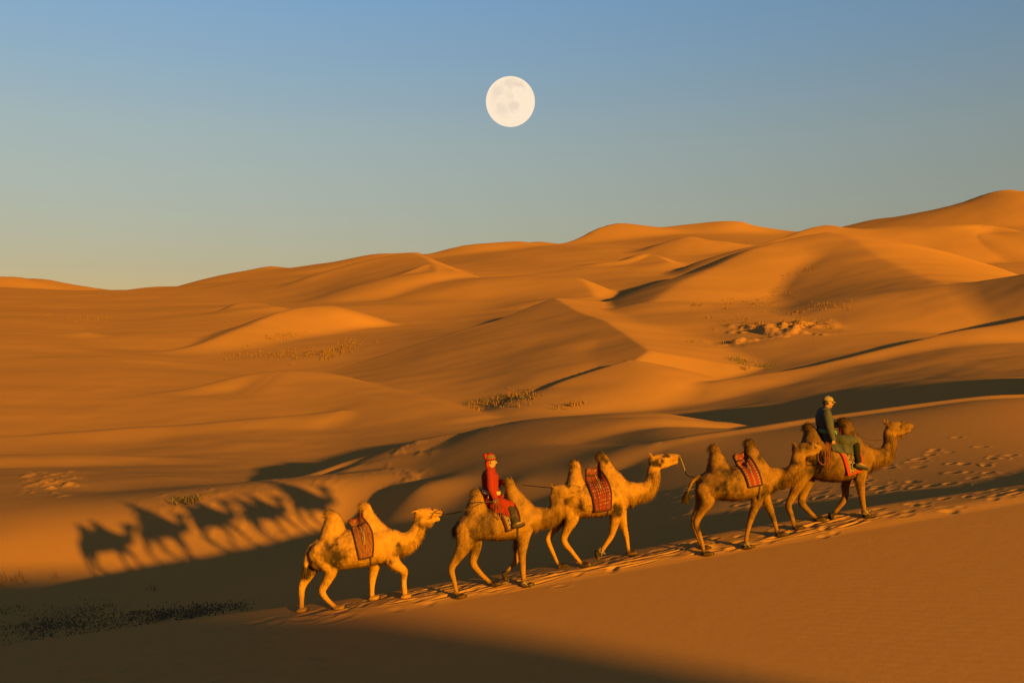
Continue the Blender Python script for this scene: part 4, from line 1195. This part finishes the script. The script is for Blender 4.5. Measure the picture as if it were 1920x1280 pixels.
def build_rider(cd, rg, spec, label):
    P, S, org, bvh = cd['P'], cd['S'], cd['org'], cd['bvh']
    def hit_y(x, z, side, fallback=0.4):
        h = bvh.ray_cast(Vector((x, side * 1.2, z)), Vector((0, -side, 0)))
        return abs(h[0].y) if h[0] is not None else fallback
    J = {k: np.array(P(a, b, 0.0)) for k, (a, b) in spec['pts'].items()}
    def lat(k, y):
        q = J[k].copy(); q[1] = y; return q
    pel = lat('pelvis', 0); wst = lat('waist', 0); che = lat('chest', 0); nck = lat('neck', 0); hed = lat('head', spec.get('head_y', 0.0))
    kn = {}; an = {}; toe = {}; sh = {}; el = {}; wr = {}; hd = {}
    for sg, nm in ((-1, 'near'), (1, 'far')):
        k_ = J['knee']; a_ = J['ankle']; t_ = J['toe']
        ky = hit_y(k_[0], k_[2], sg) + 0.10; ay = max(hit_y(a_[0], a_[2], sg, 0.42) + 0.075, ky - 0.03)
        kn[sg] = np.array([k_[0], sg * ky, k_[2]]); an[sg] = np.array([a_[0], sg * ay, a_[2]]); toe[sg] = np.array([t_[0], sg * (ay + 0.03), t_[2]])
        sh[sg] = J['shoulder'].copy(); sh[sg][1] = sg * 0.185
        el[sg] = J['elbow_' + nm].copy(); el[sg][1] = sg * spec['elbow_y'][0 if sg < 0 else 1]
        wr[sg] = J['wrist_' + nm].copy(); wr[sg][1] = sg * spec['wrist_y'][0 if sg < 0 else 1]
    # --- the body: one continuous figure
    B = Loft()
    at, M = head_loft(B, hed, spec['fwd'], 1.0)
    B.tube([che + (nck - che) * 0.6, nck, hed + np.array([-0.02, 0, -0.05])], [0.062, 0.056, 0.056], n=12)
    B.tube([pel, wst, che, che + (nck - che) * 0.7], [0.10, 0.10, 0.11, 0.07], [0.15, 0.13, 0.17, 0.10], n=14)
    for sg in (-1, 1):
        B.tube([sh[sg], 0.5 * (sh[sg] + el[sg]), el[sg], 0.5 * (el[sg] + wr[sg]), wr[sg]], [0.048, 0.045, 0.038, 0.034, 0.026], n=10, sub=2)
        B.tube([che + np.array([0, sg * 0.09, 0.06]), sh[sg]], [0.05, 0.05], n=10, sub=1)
        hip = pel + np.array([0.02, sg * 0.10, -0.02])
        B.tube([hip, 0.5 * (hip + kn[sg]) + np.array([0, sg * 0.03, 0.02]), kn[sg], 0.5 * (kn[sg] + an[sg]), an[sg]], [0.085, 0.075, 0.058, 0.050, 0.038], n=10, sub=2)
        B.tube([an[sg], toe[sg]], [0.04, 0.03], n=8, sub=1)
        d = wr[sg] - el[sg]; d = d / np.linalg.norm(d)
        if sg > 0 or spec.get('near_reach'): d = d * 0.6 + np.array([0.6, 0, -0.2])
        hand(B, wr[sg], d, np.array([0.25, 0, 1.0]) if sg > 0 else np.array([0.6, -0.6, 0.3]), 1.15, side=-sg)
        hd[sg] = wr[sg] + d / np.linalg.norm(d) * 0.09
    body = B.fuse('person', 0.0075, 2, 0.45)
    body.materials.append(spec['skin'])
    o = bpy.data.objects.new('person', body); o.location = org; link(o)
    tag(o, label, 'person')
    # --- coat
    K = Loft()
    K.tube([pel + np.array([0, 0, -0.05]), pel + np.array([0, 0, 0.06]), wst, che, che + (nck - che) * 0.55, nck + np.array([0, 0, -0.015])],
           [0.175, 0.172, 0.155, 0.168, 0.115, 0.074], [0.23, 0.22, 0.20, 0.232, 0.155, 0.074], n=18, sub=4)
    for sg in (-1, 1):
        K.tube([che + np.array([0, sg * 0.08, 0.07]), sh[sg] + np.array([0, -sg * 0.01, 0]), 0.55 * sh[sg] + 0.45 * el[sg], el[sg], 0.5 * (el[sg] + wr[sg]), wr[sg] - (wr[sg] - el[sg]) * 0.05],
               [0.08, 0.094, 0.086, 0.076, 0.068, 0.062], n=12, sub=3)
        hip = pel + np.array([0.0, sg * 0.10, -0.02])
        md = 0.5 * (hip + kn[sg]) + np.array([0, sg * 0.05, 0.01])
        K.tube([hip, md, kn[sg] + np.array([0.0, 0, 0.0])], [0.13, 0.12, spec.get('hem', 0.10)], [0.13, 0.105, 0.085], n=12, sub=3)
        # the skirt hanging over the thigh
        hang = spec.get('hang', 0.16)
        nh = 7
        rr = []
        a0 = hip + np.array([-0.06, sg * 0.06, -0.03]); b0 = kn[sg] + np.array([0.03, 0, 0])
        for i in range(nh):
            t = i / (nh - 1)
            top = a0 + (b0 - a0) * t
            zlow = top[2] - hang * (0.75 + 0.35 * t)
            y1 = max(hit_y(top[0], zlow, sg, abs(top[1])) + 0.045, abs(top[1]))
            low = np.array([top[0] + 0.02 + 0.01 * math.sin(i * 2.1), sg * y1, zlow + 0.012 * math.sin(i * 2.7)])
            topo = top + np.array([0, sg * 0.045, 0.03]); topi = top + np.array([0, -sg * 0.03, 0.03])
            th = 0.016
            ring = np.array([topo, 0.5 * (topo + low) + np.array([0, sg * (0.022 + 0.012 * math.sin(i * 2.4)), 0]), low + np.array([0, sg * th, 0]), low + np.array([0, -sg * th, 0]), 0.5 * (topi + low) + np.array([0, -sg * 0.01, 0]), topi])
            rr.append(ring)
        K.rings(rr)
    # folds
    coat = K.fuse('coat', 0.011, 3, 0.5)
    co, no = mesh_arrays(coat)
    fold = fbm(co[:, 0] * 9 + co[:, 1] * 4, co[:, 2] * 3.5 + 2.0, 3, 23) + 0.6 * np.sin(co[:, 0] * 30 + co[:, 2] * 14)
    coat.vertices.foreach_set('co', (co + no * (0.007 * fold)[:, None]).astype(np.float32).ravel()); coat.update()
    coat.materials.append(spec['coat'])
    link(bpy.data.objects.new('coat', coat), o)
    # collar, sash
    ring = lambda c, rx, ry, tilt=0.0: [c + np.array([rx * math.cos(a), ry * math.sin(a), tilt * math.cos(a)]) for a in np.linspace(0, 2 * math.pi, 25)]
    tube_obj('collar', ring(nck + np.array([0.004, 0, 0.0]), 0.068, 0.068, -0.02), 0.017, spec['collar'], o, sub=1, n=8)
    sash = Loft()
    for dz in (-0.022, 0.0, 0.022):
        sash.tube(ring(wst * 0.65 + pel * 0.35 + np.array([0, 0, 0.035 + dz]), 0.176 - 0.1 * abs(dz), 0.222 - 0.1 * abs(dz), -0.02), [0.016] * 25, n=7, sub=1)
    sash.plain('sash', spec['sash'], o)
    kx = spec['knot']; kc = wst * 0.65 + pel * 0.35 + np.array([kx * 0.15, -0.20 if abs(kx) < 1 else -0.12, 0.03])
    kn_ = Loft(); kn_.ball(kc, (0.032, 0.026, 0.026), n=8, m=5)
    for e in (np.array([0.05, -0.02, -0.02]), np.array([-0.02, -0.03, -0.085]), np.array([0.045, -0.03, -0.06])):
        kn_.tube([kc, kc + 0.5 * e + np.array([0, -0.012, 0.012]), kc + e], [0.012, 0.013, 0.009], n=6, sub=2)
    kn_.plain('sash_knot', spec['sash'], o)
    # trousers and footwear
    for sg in (-1, 1):
        T = Loft(); T.tube([0.35 * pel + 0.65 * kn[sg], kn[sg], 0.5 * (kn[sg] + an[sg]), an[sg] + np.array([0, 0, 0.03])], [0.08, 0.078, 0.070, 0.058], n=12, sub=3)
        T.plain('trouser_leg', spec['trousers'], o)
        F_ = Loft()
        a = an[sg]; t = toe[sg]; d = t - a; d /= np.linalg.norm(d)
        if spec['boot']:
            F_.tube([0.55 * a + 0.45 * kn[sg], 0.85 * a + 0.15 * kn[sg], a + np.array([0, 0, -0.01])], [0.072, 0.066, 0.056], n=12, sub=2)
        F_.tube([a + np.array([-0.045, 0, -0.035]), a + d * 0.06 + np.array([0, 0, -0.03]), t], [0.046, 0.045, 0.030], [0.042, 0.046, 0.036], n=10, sub=3)
        bm_ = F_.fuse('boot' if spec['boot'] else 'shoe', 0.009, 2, 0.4)
        bm_.materials.append(spec['shoe'])
        bo = link(bpy.data.objects.new(bm_.name.split('.')[0], bm_), o)
        so = Loft(); so.tube([a + np.array([-0.05, 0, -0.078]), a + d * 0.08 + np.array([0, 0, -0.075]), t + np.array([0.012, 0, -0.036])], [0.012, 0.012, 0.010], [0.044, 0.048, 0.036], n=8, sub=2)
        so.plain('sole', NOSE, bo)
    # face
    for sg in (-1, 1):
        e = Loft(); e.ball(at(0.074, sg * 0.032, 0.0), 0.010, n=8, m=5); e.plain('eye', EYE, o)
        b = Loft(); b.tube([at(0.086, sg * 0.014, 0.022), at(0.085, sg * 0.034, 0.027), at(0.070, sg * 0.054, 0.018)], [0.005, 0.006, 0.004], n=6, sub=2); b.plain('eyebrow', spec['hair'], o)
    spec['hat'](o, at, M)
    return dict(o=o, hands=hd, org=org, wr=wr, at=at)

def hat_knit(o, at, M):
    m = Nodes('striped_knit', 0.95, 0.03)
    sep = m.n('ShaderNodeSeparateXYZ'); m.l(m.n('ShaderNodeUVMap').outputs[0], sep.inputs[0])
    c = m.ramp(sep.outputs[1], [(0.0, (0.06, 0.012, 0.012)), (0.14, (0.20, 0.025, 0.012)), (0.30, (0.18, 0.075, 0.018)), (0.44, (0.09, 0.075, 0.025)), (0.58, (0.20, 0.085, 0.02)), (0.70, (0.22, 0.02, 0.012))], 'CONSTANT')
    f = m.noise(m.coord('Object'), 90, 2)
    m.color(m.mix(m.math('MULTIPLY', f, 0.4), c, (0.05, 0.02, 0.02))); m.bump(f, 0.6, 0.01)
    n, k = 20, 9
    rr = []; vs_ = []
    for i in range(k):
        t = i / (k - 1); h = -0.012 + 0.150 * t; r = 0.094 * math.sqrt(max(0.02, 1 - (max(0, t - 0.18) / 0.83) ** 2.0))
        rr.append(np.array([at(-0.016 - 0.02 * t + r * 1.12 * math.cos(a), r * math.sin(a), h + 0.03 + 0.035 * (1 - t) * math.cos(a) * 0.5) for a in np.linspace(0, 2 * math.pi, n, endpoint=False)]))
        vs_ += [t] * n
    L = Loft(); L.rings(rr); vs_ += [0.0, 1.0]
    h = L.plain('knit_hat', m.m, o)
    u = h.data.uv_layers.new(name='UVMap')
    li = np.empty(len(h.data.loops), np.int32); h.data.loops.foreach_get('vertex_index', li)
    vv = np.array(vs_)[li]
    u.data.foreach_set('uv', np.stack([vv * 0, vv], 1).astype(np.float32).ravel())
    red = simple('red_wool', (0.22, 0.018, 0.011), 0.95, 0.03, 0.25, 60, 0.5)
    L = Loft(); L.ball(at(-0.125, 0.0, 0.105), (0.048, 0.045, 0.05)); L.ball(at(-0.105, 0.0, 0.05), (0.034, 0.05, 0.05))
    mm = L.fuse('pompom', 0.012, 1); mm.materials.append(red); link(bpy.data.objects.new('pompom', mm), h)
    L = Loft(); L.tube([at(-0.075, 0, -0.01), at(-0.085, 0, -0.06), at(-0.07, 0, -0.115)], [0.04, 0.04, 0.03], [0.082, 0.078, 0.075], n=12)
    L.plain('neck_scarf', red, o)

def hat_cap(o, at, M):
    m = simple('beige_cap', (0.20, 0.125, 0.062), 0.9, 0.05, 0.2, 50, 0.3)
    n, k = 20, 8; rr = []
    for i in range(k):
        t = i / (k - 1); r = 0.096 * math.sqrt(max(0.01, 1 - t ** 2.4))
        rr.append(np.array([at(-0.010 + r * 1.15 * math.cos(a), r * math.sin(a), 0.034 + 0.100 * t) for a in np.linspace(0, 2 * math.pi, n, endpoint=False)]))
    L = Loft(); L.rings(rr); c = L.plain('cap', m, o)
    rows = []
    for w in np.linspace(-1, 1, 9):
        rows.append([at(0.088 * math.sqrt(max(0, 1 - (w * 0.8) ** 2)) - 0.004, 0.082 * w, 0.040), at(0.088 + 0.062 * math.sqrt(max(0.0, 1 - w * w)), 0.075 * w, 0.026 - 0.012 * w * w)])
    V = [p for r in rows for p in r]
    Fs = [(2 * i, 2 * i + 1, 2 * i + 3, 2 * i + 2) for i in range(8)]
    b = mesh_obj('brim', V, Fs, m, c); s = b.modifiers.new('t', 'SOLIDIFY'); s.thickness = 0.007
    L = Loft(); L.ball(at(-0.010, 0, 0.136), 0.009, n=8, m=4); L.plain('button', m, c)
    hair = simple('dark_hair', (0.02, 0.014, 0.01), 0.7, 0.2)
    L = Loft(); L.tube([at(-0.045, 0, 0.035), at(-0.065, 0, -0.01), at(-0.062, 0, -0.045)], [0.055, 0.045, 0.03], [0.078, 0.072, 0.058], n=12); L.plain('hair', hair, o)

RED_COAT = cloth_mat('red_coat_cloth', (0.21, 0.018, 0.010), (0.15, 0.012, 0.008))
GREY_COAT = cloth_mat('grey_green_coat_cloth', (0.060, 0.050, 0.042), (0.040, 0.034, 0.029), rough=0.7)
rider_red = build_rider(CAMEL_DATA[1], RUGS[1], dict(
    pts=dict(pelvis=(452, 462), waist=(440, 395), chest=(438, 268), neck=(446, 205), head=(447, 152), shoulder=(436, 232),
             elbow_near=(446, 352), wrist_near=(478, 438), elbow_far=(500, 345), wrist_far=(556, 328), knee=(598, 512), ankle=(648, 640), toe=(718, 634)),
    elbow_y=(0.27, 0.25), wrist_y=(0.30, 0.06), fwd=(1.0, 0.25, -0.05), skin=SKIN_PALE, coat=RED_COAT, collar=RED_COAT,
    sash=simple('cream_sash', (0.36, 0.22, 0.11), 0.9, 0.05, 0.2, 60), knot=-0.2, trousers=simple('dark_trousers', (0.03, 0.022, 0.02), 0.9, 0.05, 0.2, 40),
    shoe=simple('brown_boot', (0.05, 0.026, 0.016), 0.6, 0.25, 0.25, 40), boot=True, hair=simple('brow_dark', (0.02, 0.014, 0.01)), hat=hat_knit, hang=0.17, hem=0.12),
    'person in a long red coat and striped knit hat, riding the second camel')
rider_grey = build_rider(CAMEL_DATA[4], RUGS[4], dict(
    pts=dict(pelvis=(425, 462), waist=(400, 395), chest=(392, 275), neck=(412, 205), head=(424, 158), shoulder=(385, 240),
             elbow_near=(402, 375), wrist_near=(424, 462), elbow_far=(470, 350), wrist_far=(515, 350), knee=(606, 488), ankle=(618, 660), toe=(690, 698)),
    elbow_y=(0.30, 0.27), wrist_y=(0.31, 0.05), fwd=(1.0, 0.05, -0.12), skin=SKIN, coat=GREY_COAT, collar=GREY_COAT,
    sash=simple('green_sash', (0.09, 0.17, 0.07), 0.8, 0.1, 0.2, 60), knot=0.6, trousers=simple('black_trousers', (0.012, 0.011, 0.011), 0.9, 0.05, 0.2, 40),
    shoe=simple('dark_shoe', (0.035, 0.024, 0.018), 0.6, 0.25, 0.25, 40), boot=False, hair=simple('brow_black', (0.015, 0.011, 0.01)), hat=hat_cap, hang=0.24, hem=0.12),
    'person in a grey green coat, beige cap and green sash, riding the leading camel')

# ------------------------------------------------------------------ ropes and hobbles
def rope(pts, r, mat, label, name='lead_rope', cat='rope'):
    """pts: (u, v, lateral) as seen, about the trail at depth 20"""
    W3 = np.array([W(u, v, 20.0 + l) for u, v, l in pts])
    base = W3[0].copy()
    o = tube_obj(name, W3 - base, r, mat, None, sub=5, n=7)
    o.location = base
    return tag(o, label, cat)

def world_px(q):
    return ((q[0]) / q[1] * F + 960, HORIZ - (q[2] - CAMZ) / q[1] * F, q[1] - 20.0)

def head_px(i, x, y, l=0.0):
    D = CAMELS[i]; return (D['o'][0] + x / D['k'], D['o'][1] + y / D['k'], l)

hn = world_px(rider_red['org'] + rider_red['hands'][-1]); hf = world_px(rider_red['org'] + rider_red['hands'][1])
rope([head_px(0, 1152, 470, 0.0), (845, 962.5, -0.25), (865, 958, -0.98), (885, 951, -1.0), (908, 941, -0.98), hn], 0.009, ROPE_BROWN, 'brown lead rope from the rearmost camel up to the red rider')
rope([hf, (975, 908, 0.04), (1000, 911, -0.25), head_px(1, 948, 372, -0.64)], 0.0075, ROPE_BROWN, 'thin rein between the red rider and the head of the brown camel', 'rein')
rope([head_px(2, 1362, 196, -0.05), (1282, 874, -0.04), (1284.5, 883, -0.03)], 0.009, ROPE_PALE, 'pale rope hanging from the muzzle of the camel with head raised')
rope([(1284.5, 883, -0.03), (1287, 889, -0.02), (1293, 893, 0.0), (1301, 894, 0.0), head_px(3, 205, 498, -0.5)], 0.0085, ROPE_RED, 'dark red rope end tied to the rump of the camel ahead')
rope([head_px(3, 1405, 262, -0.70), (1535, 863, -0.62), (1541, 870, -0.54), (1547, 869, -0.46), (1550, 858, -0.46), (1549, 838, -0.42), (1549, 828, -0.40)], 0.009, ROPE_RED, 'reddish lead rope looping from a muzzle up to the front rug')
h5 = world_px(rider_grey['org'] + rider_grey['hands'][1])
rope([h5, (1600, 806, 0.02), (1622, 822, -0.02), (1640, 825, -0.05), head_px(4, 895, 478, -0.10)], 0.007, ROPE_BROWN, 'thin rein from the grey rider to the neck of the leading camel', 'rein')
# hanging coils
def coil(us, mat, label, lat):
    root = bpy.data.objects.new('rope_coil', None); link(root)
    b = W(us[0][0], us[0][1], 20 + lat); root.location = b
    tag(root, label, 'rope coil')
    for (u0, v0, wd, ln) in us:
        c = W(u0, v0, 20 + lat); rx = wd * 20 / F; rz = ln * 20 / F
        pts = [c + np.array([rx * math.sin(a) * (0.5 + 0.5 * (1 - math.cos(a)) / 2), 0.02 * math.sin(2 * a) - 0.01 * wd / 4, -rz * 0.5 * (1 - math.cos(a))]) for a in np.linspace(0, 2 * math.pi, 16)]
        tube_obj('rope_loop', np.array(pts) - b, 0.006, mat, root, sub=2, n=6)
coil([(930, 934, 5, 34), (932, 935, 4, 26), (934, 934, 6, 38)], ROPE_RED, 'loops of rope hanging from the hand of the red rider', float(hn[2]) - 0.07)
coil([(1549, 829, 3, 48), (1551, 830, 4, 36), (1553, 829, 3, 56), (1556, 831, 3, 40)], ROPE_RED, 'reddish rope loops hanging behind the leg of the grey rider', -0.46)

def hobble(cd, idx, label, mat=ROPE_PALE, turns=3):
    f, M, s, lg, end, prev = cd['feet'][idx]
    org = cd['org']
    ax = end - prev; ax /= np.linalg.norm(ax)
    c = end - ax * 0.02
    l = np.array([0, 1.0, 0]); l -= ax * np.dot(l, ax); l /= np.linalg.norm(l); m = np.cross(ax, l)
    root = bpy.data.objects.new('hobble_strap', None); link(root); root.location = org + c
    tag(root, label, 'strap', 'straps tied round the front feet')
    for i in range(turns):
        d = ax * (0.024 * (i - 1))
        r = 0.064 + 0.003 * math.sin(i * 2)
        pts = [d + m * r * math.cos(a) + l * r * math.sin(a) + ax * 0.008 * math.sin(a + i) for a in np.linspace(0, 2 * math.pi, 17)]
        tube_obj('strap_turn', pts, 0.0095, mat, root, sub=1, n=6)
    k = Loft(); kc = l * (-0.07) + m * 0.02
    k.ball(kc, 0.022, n=8, m=5)
    for e in (m * 0.07 - ax * 0.03, m * 0.05 + ax * 0.06, -m * 0.05 - ax * 0.05): k.tube([kc, kc + 0.6 * e - l * 0.02, kc + e], [0.009, 0.009, 0.006], n=6, sub=2)
    k.plain('knot', mat, root)
hobble(CAMEL_DATA[1], 2, 'pale strap round the front foot of the camel ridden in red')
hobble(CAMEL_DATA[2], 2, 'pale strap round the lifted front foot of the camel with head raised')
hobble(CAMEL_DATA[3], 2, 'reddish pale strap round the front foot of the camel with the bright red rug')
hobble(CAMEL_DATA[4], 2, 'white knotted strap round the front foot of the leading camel')
# ------------------------------------------------------------------ dry grass and scrub
VROW = HORIZ - (ZZ - CAMZ) * F / YY
VMIN = np.minimum.accumulate(VROW, axis=0)
def ground_at(u, v):
    j = int(np.clip(np.searchsorted(uu, u), 1, len(uu) - 1))
    col = VMIN[:, j]
    i = int(np.argmax(col <= v))
    if col[i] > v: return None
    return np.array([(uu[j] - 960) / F * yy[i], yy[i], ZZ[i, j]])

def grass_mat(name, a, b):
    m = Nodes(name, 0.9, 0.05)
    f = m.noise(m.coord('Object'), 0.6, 3)
    m.color(m.mix(f, a, b))
    return m.m
DRY = grass_mat('dry_grass_straw', (0.22, 0.10, 0.032), (0.11, 0.05, 0.020))
GREEN = grass_mat('green_grass', (0.060, 0.055, 0.018), (0.11, 0.075, 0.025))
SCRUB = grass_mat('dark_scrub', (0.08, 0.052, 0.026), (0.13, 0.08, 0.038))

def grass_patch(name, spots, mat, h, wid, blades, seed, spread=0.25, lean=0.5):
    """spots: (u0, v0, u1, v1, count) strips of the slope; every tuft is a spray of bent blades"""
    r = np.random.default_rng(seed)
    V = []; Fc = []
    for (u0, v0, u1, v1, cnt, jit) in spots:
        for i in range(cnt):
            t = r.random()
            g = ground_at(u0 + (u1 - u0) * t + r.normal(0, jit * 1.6), v0 + (v1 - v0) * t + r.normal(0, jit))
            if g is None: continue
            s = r.uniform(0.45, 1.25)
            for b in range(blades):
                an = r.uniform(0, 2 * math.pi); ln = h * s * r.uniform(0.5, 1.1)
                o = g + np.array([r.normal(0, spread * s), r.normal(0, spread * s), -0.03])
                d = np.array([math.cos(an), math.sin(an), 0])
                sd = np.array([-d[1], d[0], 0]) * wid * s * 0.5
                L = lean * r.uniform(0.3, 1.3)
                m1 = o + d * ln * 0.25 * L + np.array([0, 0, ln * 0.6]); tp = o + d * ln * 0.75 * L + np.array([0, 0, ln * (1.05 - 0.35 * L)])
                k = len(V)
                V += [o - sd, o + sd, m1 + sd * 0.7, m1 - sd * 0.7, tp]
                Fc += [(k, k + 1, k + 2, k + 3), (k + 3, k + 2, k + 4)]
    if not V: return
    o = mesh_obj(name, V, Fc, mat, smooth=False)
    tag(o, kind='stuff')

grass_patch('dry_grass', [(600, 672, 665, 645, 150, 5), (500, 668, 620, 660, 110, 6), (420, 668, 520, 660, 40, 5), (500, 636, 560, 628, 50, 4)], DRY, 0.55, 0.10, 7, 1, 0.5)
grass_patch('dry_grass', [(70, 594, 110, 590, 14, 2), (120, 597, 210, 603, 45, 3)], DRY, 0.6, 0.12, 7, 2, 0.5)
grass_patch('dry_grass', [(890, 762, 1005, 742, 110, 6)], DRY, 0.42, 0.07, 7, 3, 0.4)
grass_patch('green_grass', [(880, 757, 1000, 742, 60, 4), (1365, 672, 1405, 680, 34, 3), (1418, 685, 1450, 690, 22, 2), (1440, 550, 1460, 548, 16, 4)], GREEN, 0.42, 0.06, 8, 4, 0.45)
grass_patch('dry_grass', [(1295, 574, 1320, 574, 14, 2), (1350, 572, 1460, 566, 60, 6), (1520, 574, 1595, 576, 40, 4), (1440, 546, 1500, 552, 30, 4), (1465, 522, 1530, 502, 26, 3), (1340, 605, 1570, 612, 90, 6), (1460, 588, 1510, 586, 18, 3)], DRY, 0.5, 0.11, 7, 5, 0.5)
grass_patch('dry_grass', [(1285, 642, 1300, 641, 6, 1), (1355, 644, 1380, 644, 7, 1), (1395, 694, 1410, 693, 4, 1), (700, 642, 715, 641, 5, 1), (1050, 768, 1090, 757, 12, 1)], DRY, 0.6, 0.1, 6, 6, 0.4)
grass_patch('dry_grass', [(0, 1092, 50, 1094, 22, 5), (100, 1085, 110, 1083, 4, 2), (275, 1108, 292, 1104, 6, 2)], DRY, 0.38, 0.012, 5, 7, 0.05, 0.3)
grass_patch('dark_scrub', [(0, 1188, 300, 1162, 520, 12), (0, 1150, 230, 1142, 200, 8), (60, 1172, 170, 1160, 200, 8), (250, 1152, 470, 1137, 330, 5), (300, 1158, 400, 1146, 160, 4)], SCRUB, 0.075, 0.035, 7, 8, 0.26, 1.1)
grass_patch('dark_scrub', [(338, 944, 368, 934, 60, 3)], SCRUB, 0.22, 0.04, 6, 9, 0.25, 0.8)

# ------------------------------------------------------------------ moon
mm = Nodes('moon_light', 1.0, 0.0)
oc = mm.coord('Object')
dis = mm.n('ShaderNodeTexNoise'); dis.inputs['Scale'].default_value = 0.022; dis.inputs['Detail'].default_value = 5; mm.l(oc, dis.inputs['Vector'])
vadd = mm.n('ShaderNodeVectorMath', operation='MULTIPLY_ADD'); mm.l(dis.outputs['Color'], vadd.inputs[0]); vadd.inputs[1].default_value = (110, 0, 110); mm.l(oc, vadd.inputs[2])
RM = 123.0
tot = None
for bx, by, br, st in ((600, 330, 120, .8), (800, 385, 105, 1.0), (300, 530, 140, .8), (625, 480, 70, .7), (400, 930, 150, .75), (680, 860, 105, .9), (560, 650, 75, .6), (240, 680, 110, .5), (590, 1020, 60, .6), (960, 380, 60, .4)):
    vd = mm.n('ShaderNodeVectorMath', operation='DISTANCE')
    mm.l(vadd.outputs[0], vd.inputs[0]); vd.inputs[1].default_value = ((bx - 608) / 490 * RM + 55, -RM * 0.9, -(by - 650) / 490 * RM + 55)
    f = mm.ramp(mm.math('DIVIDE', vd.outputs['Value'], br / 490 * RM * 1.9), [(0.25, st), (0.95, 0.0)], 'EASE')
    tot = f if tot is None else mm.math('MAXIMUM', tot, f)
col = mm.mix(tot, (0.368, 0.300, 0.222), (0.300, 0.245, 0.190))
col = mm.mix(mm.math('MULTIPLY', mm.noise(oc, 0.06, 6, 0.65), 0.35), col, (0.285, 0.236, 0.186))
mm.b.inputs['Base Color'].default_value = (0, 0, 0, 1)
mm.l(col, mm.b.inputs['Emission Color']); mm.b.inputs['Emission Strength'].default_value = 1.0
L = Loft(); L.ball((0, 0, 0), RM, n=96, m=48)
moon = L.plain('moon', mm.m)
moon.location = W(957, 191, 5000)
tag(moon, 'full pale moon hanging in the blue sky above the dunes', 'moon')
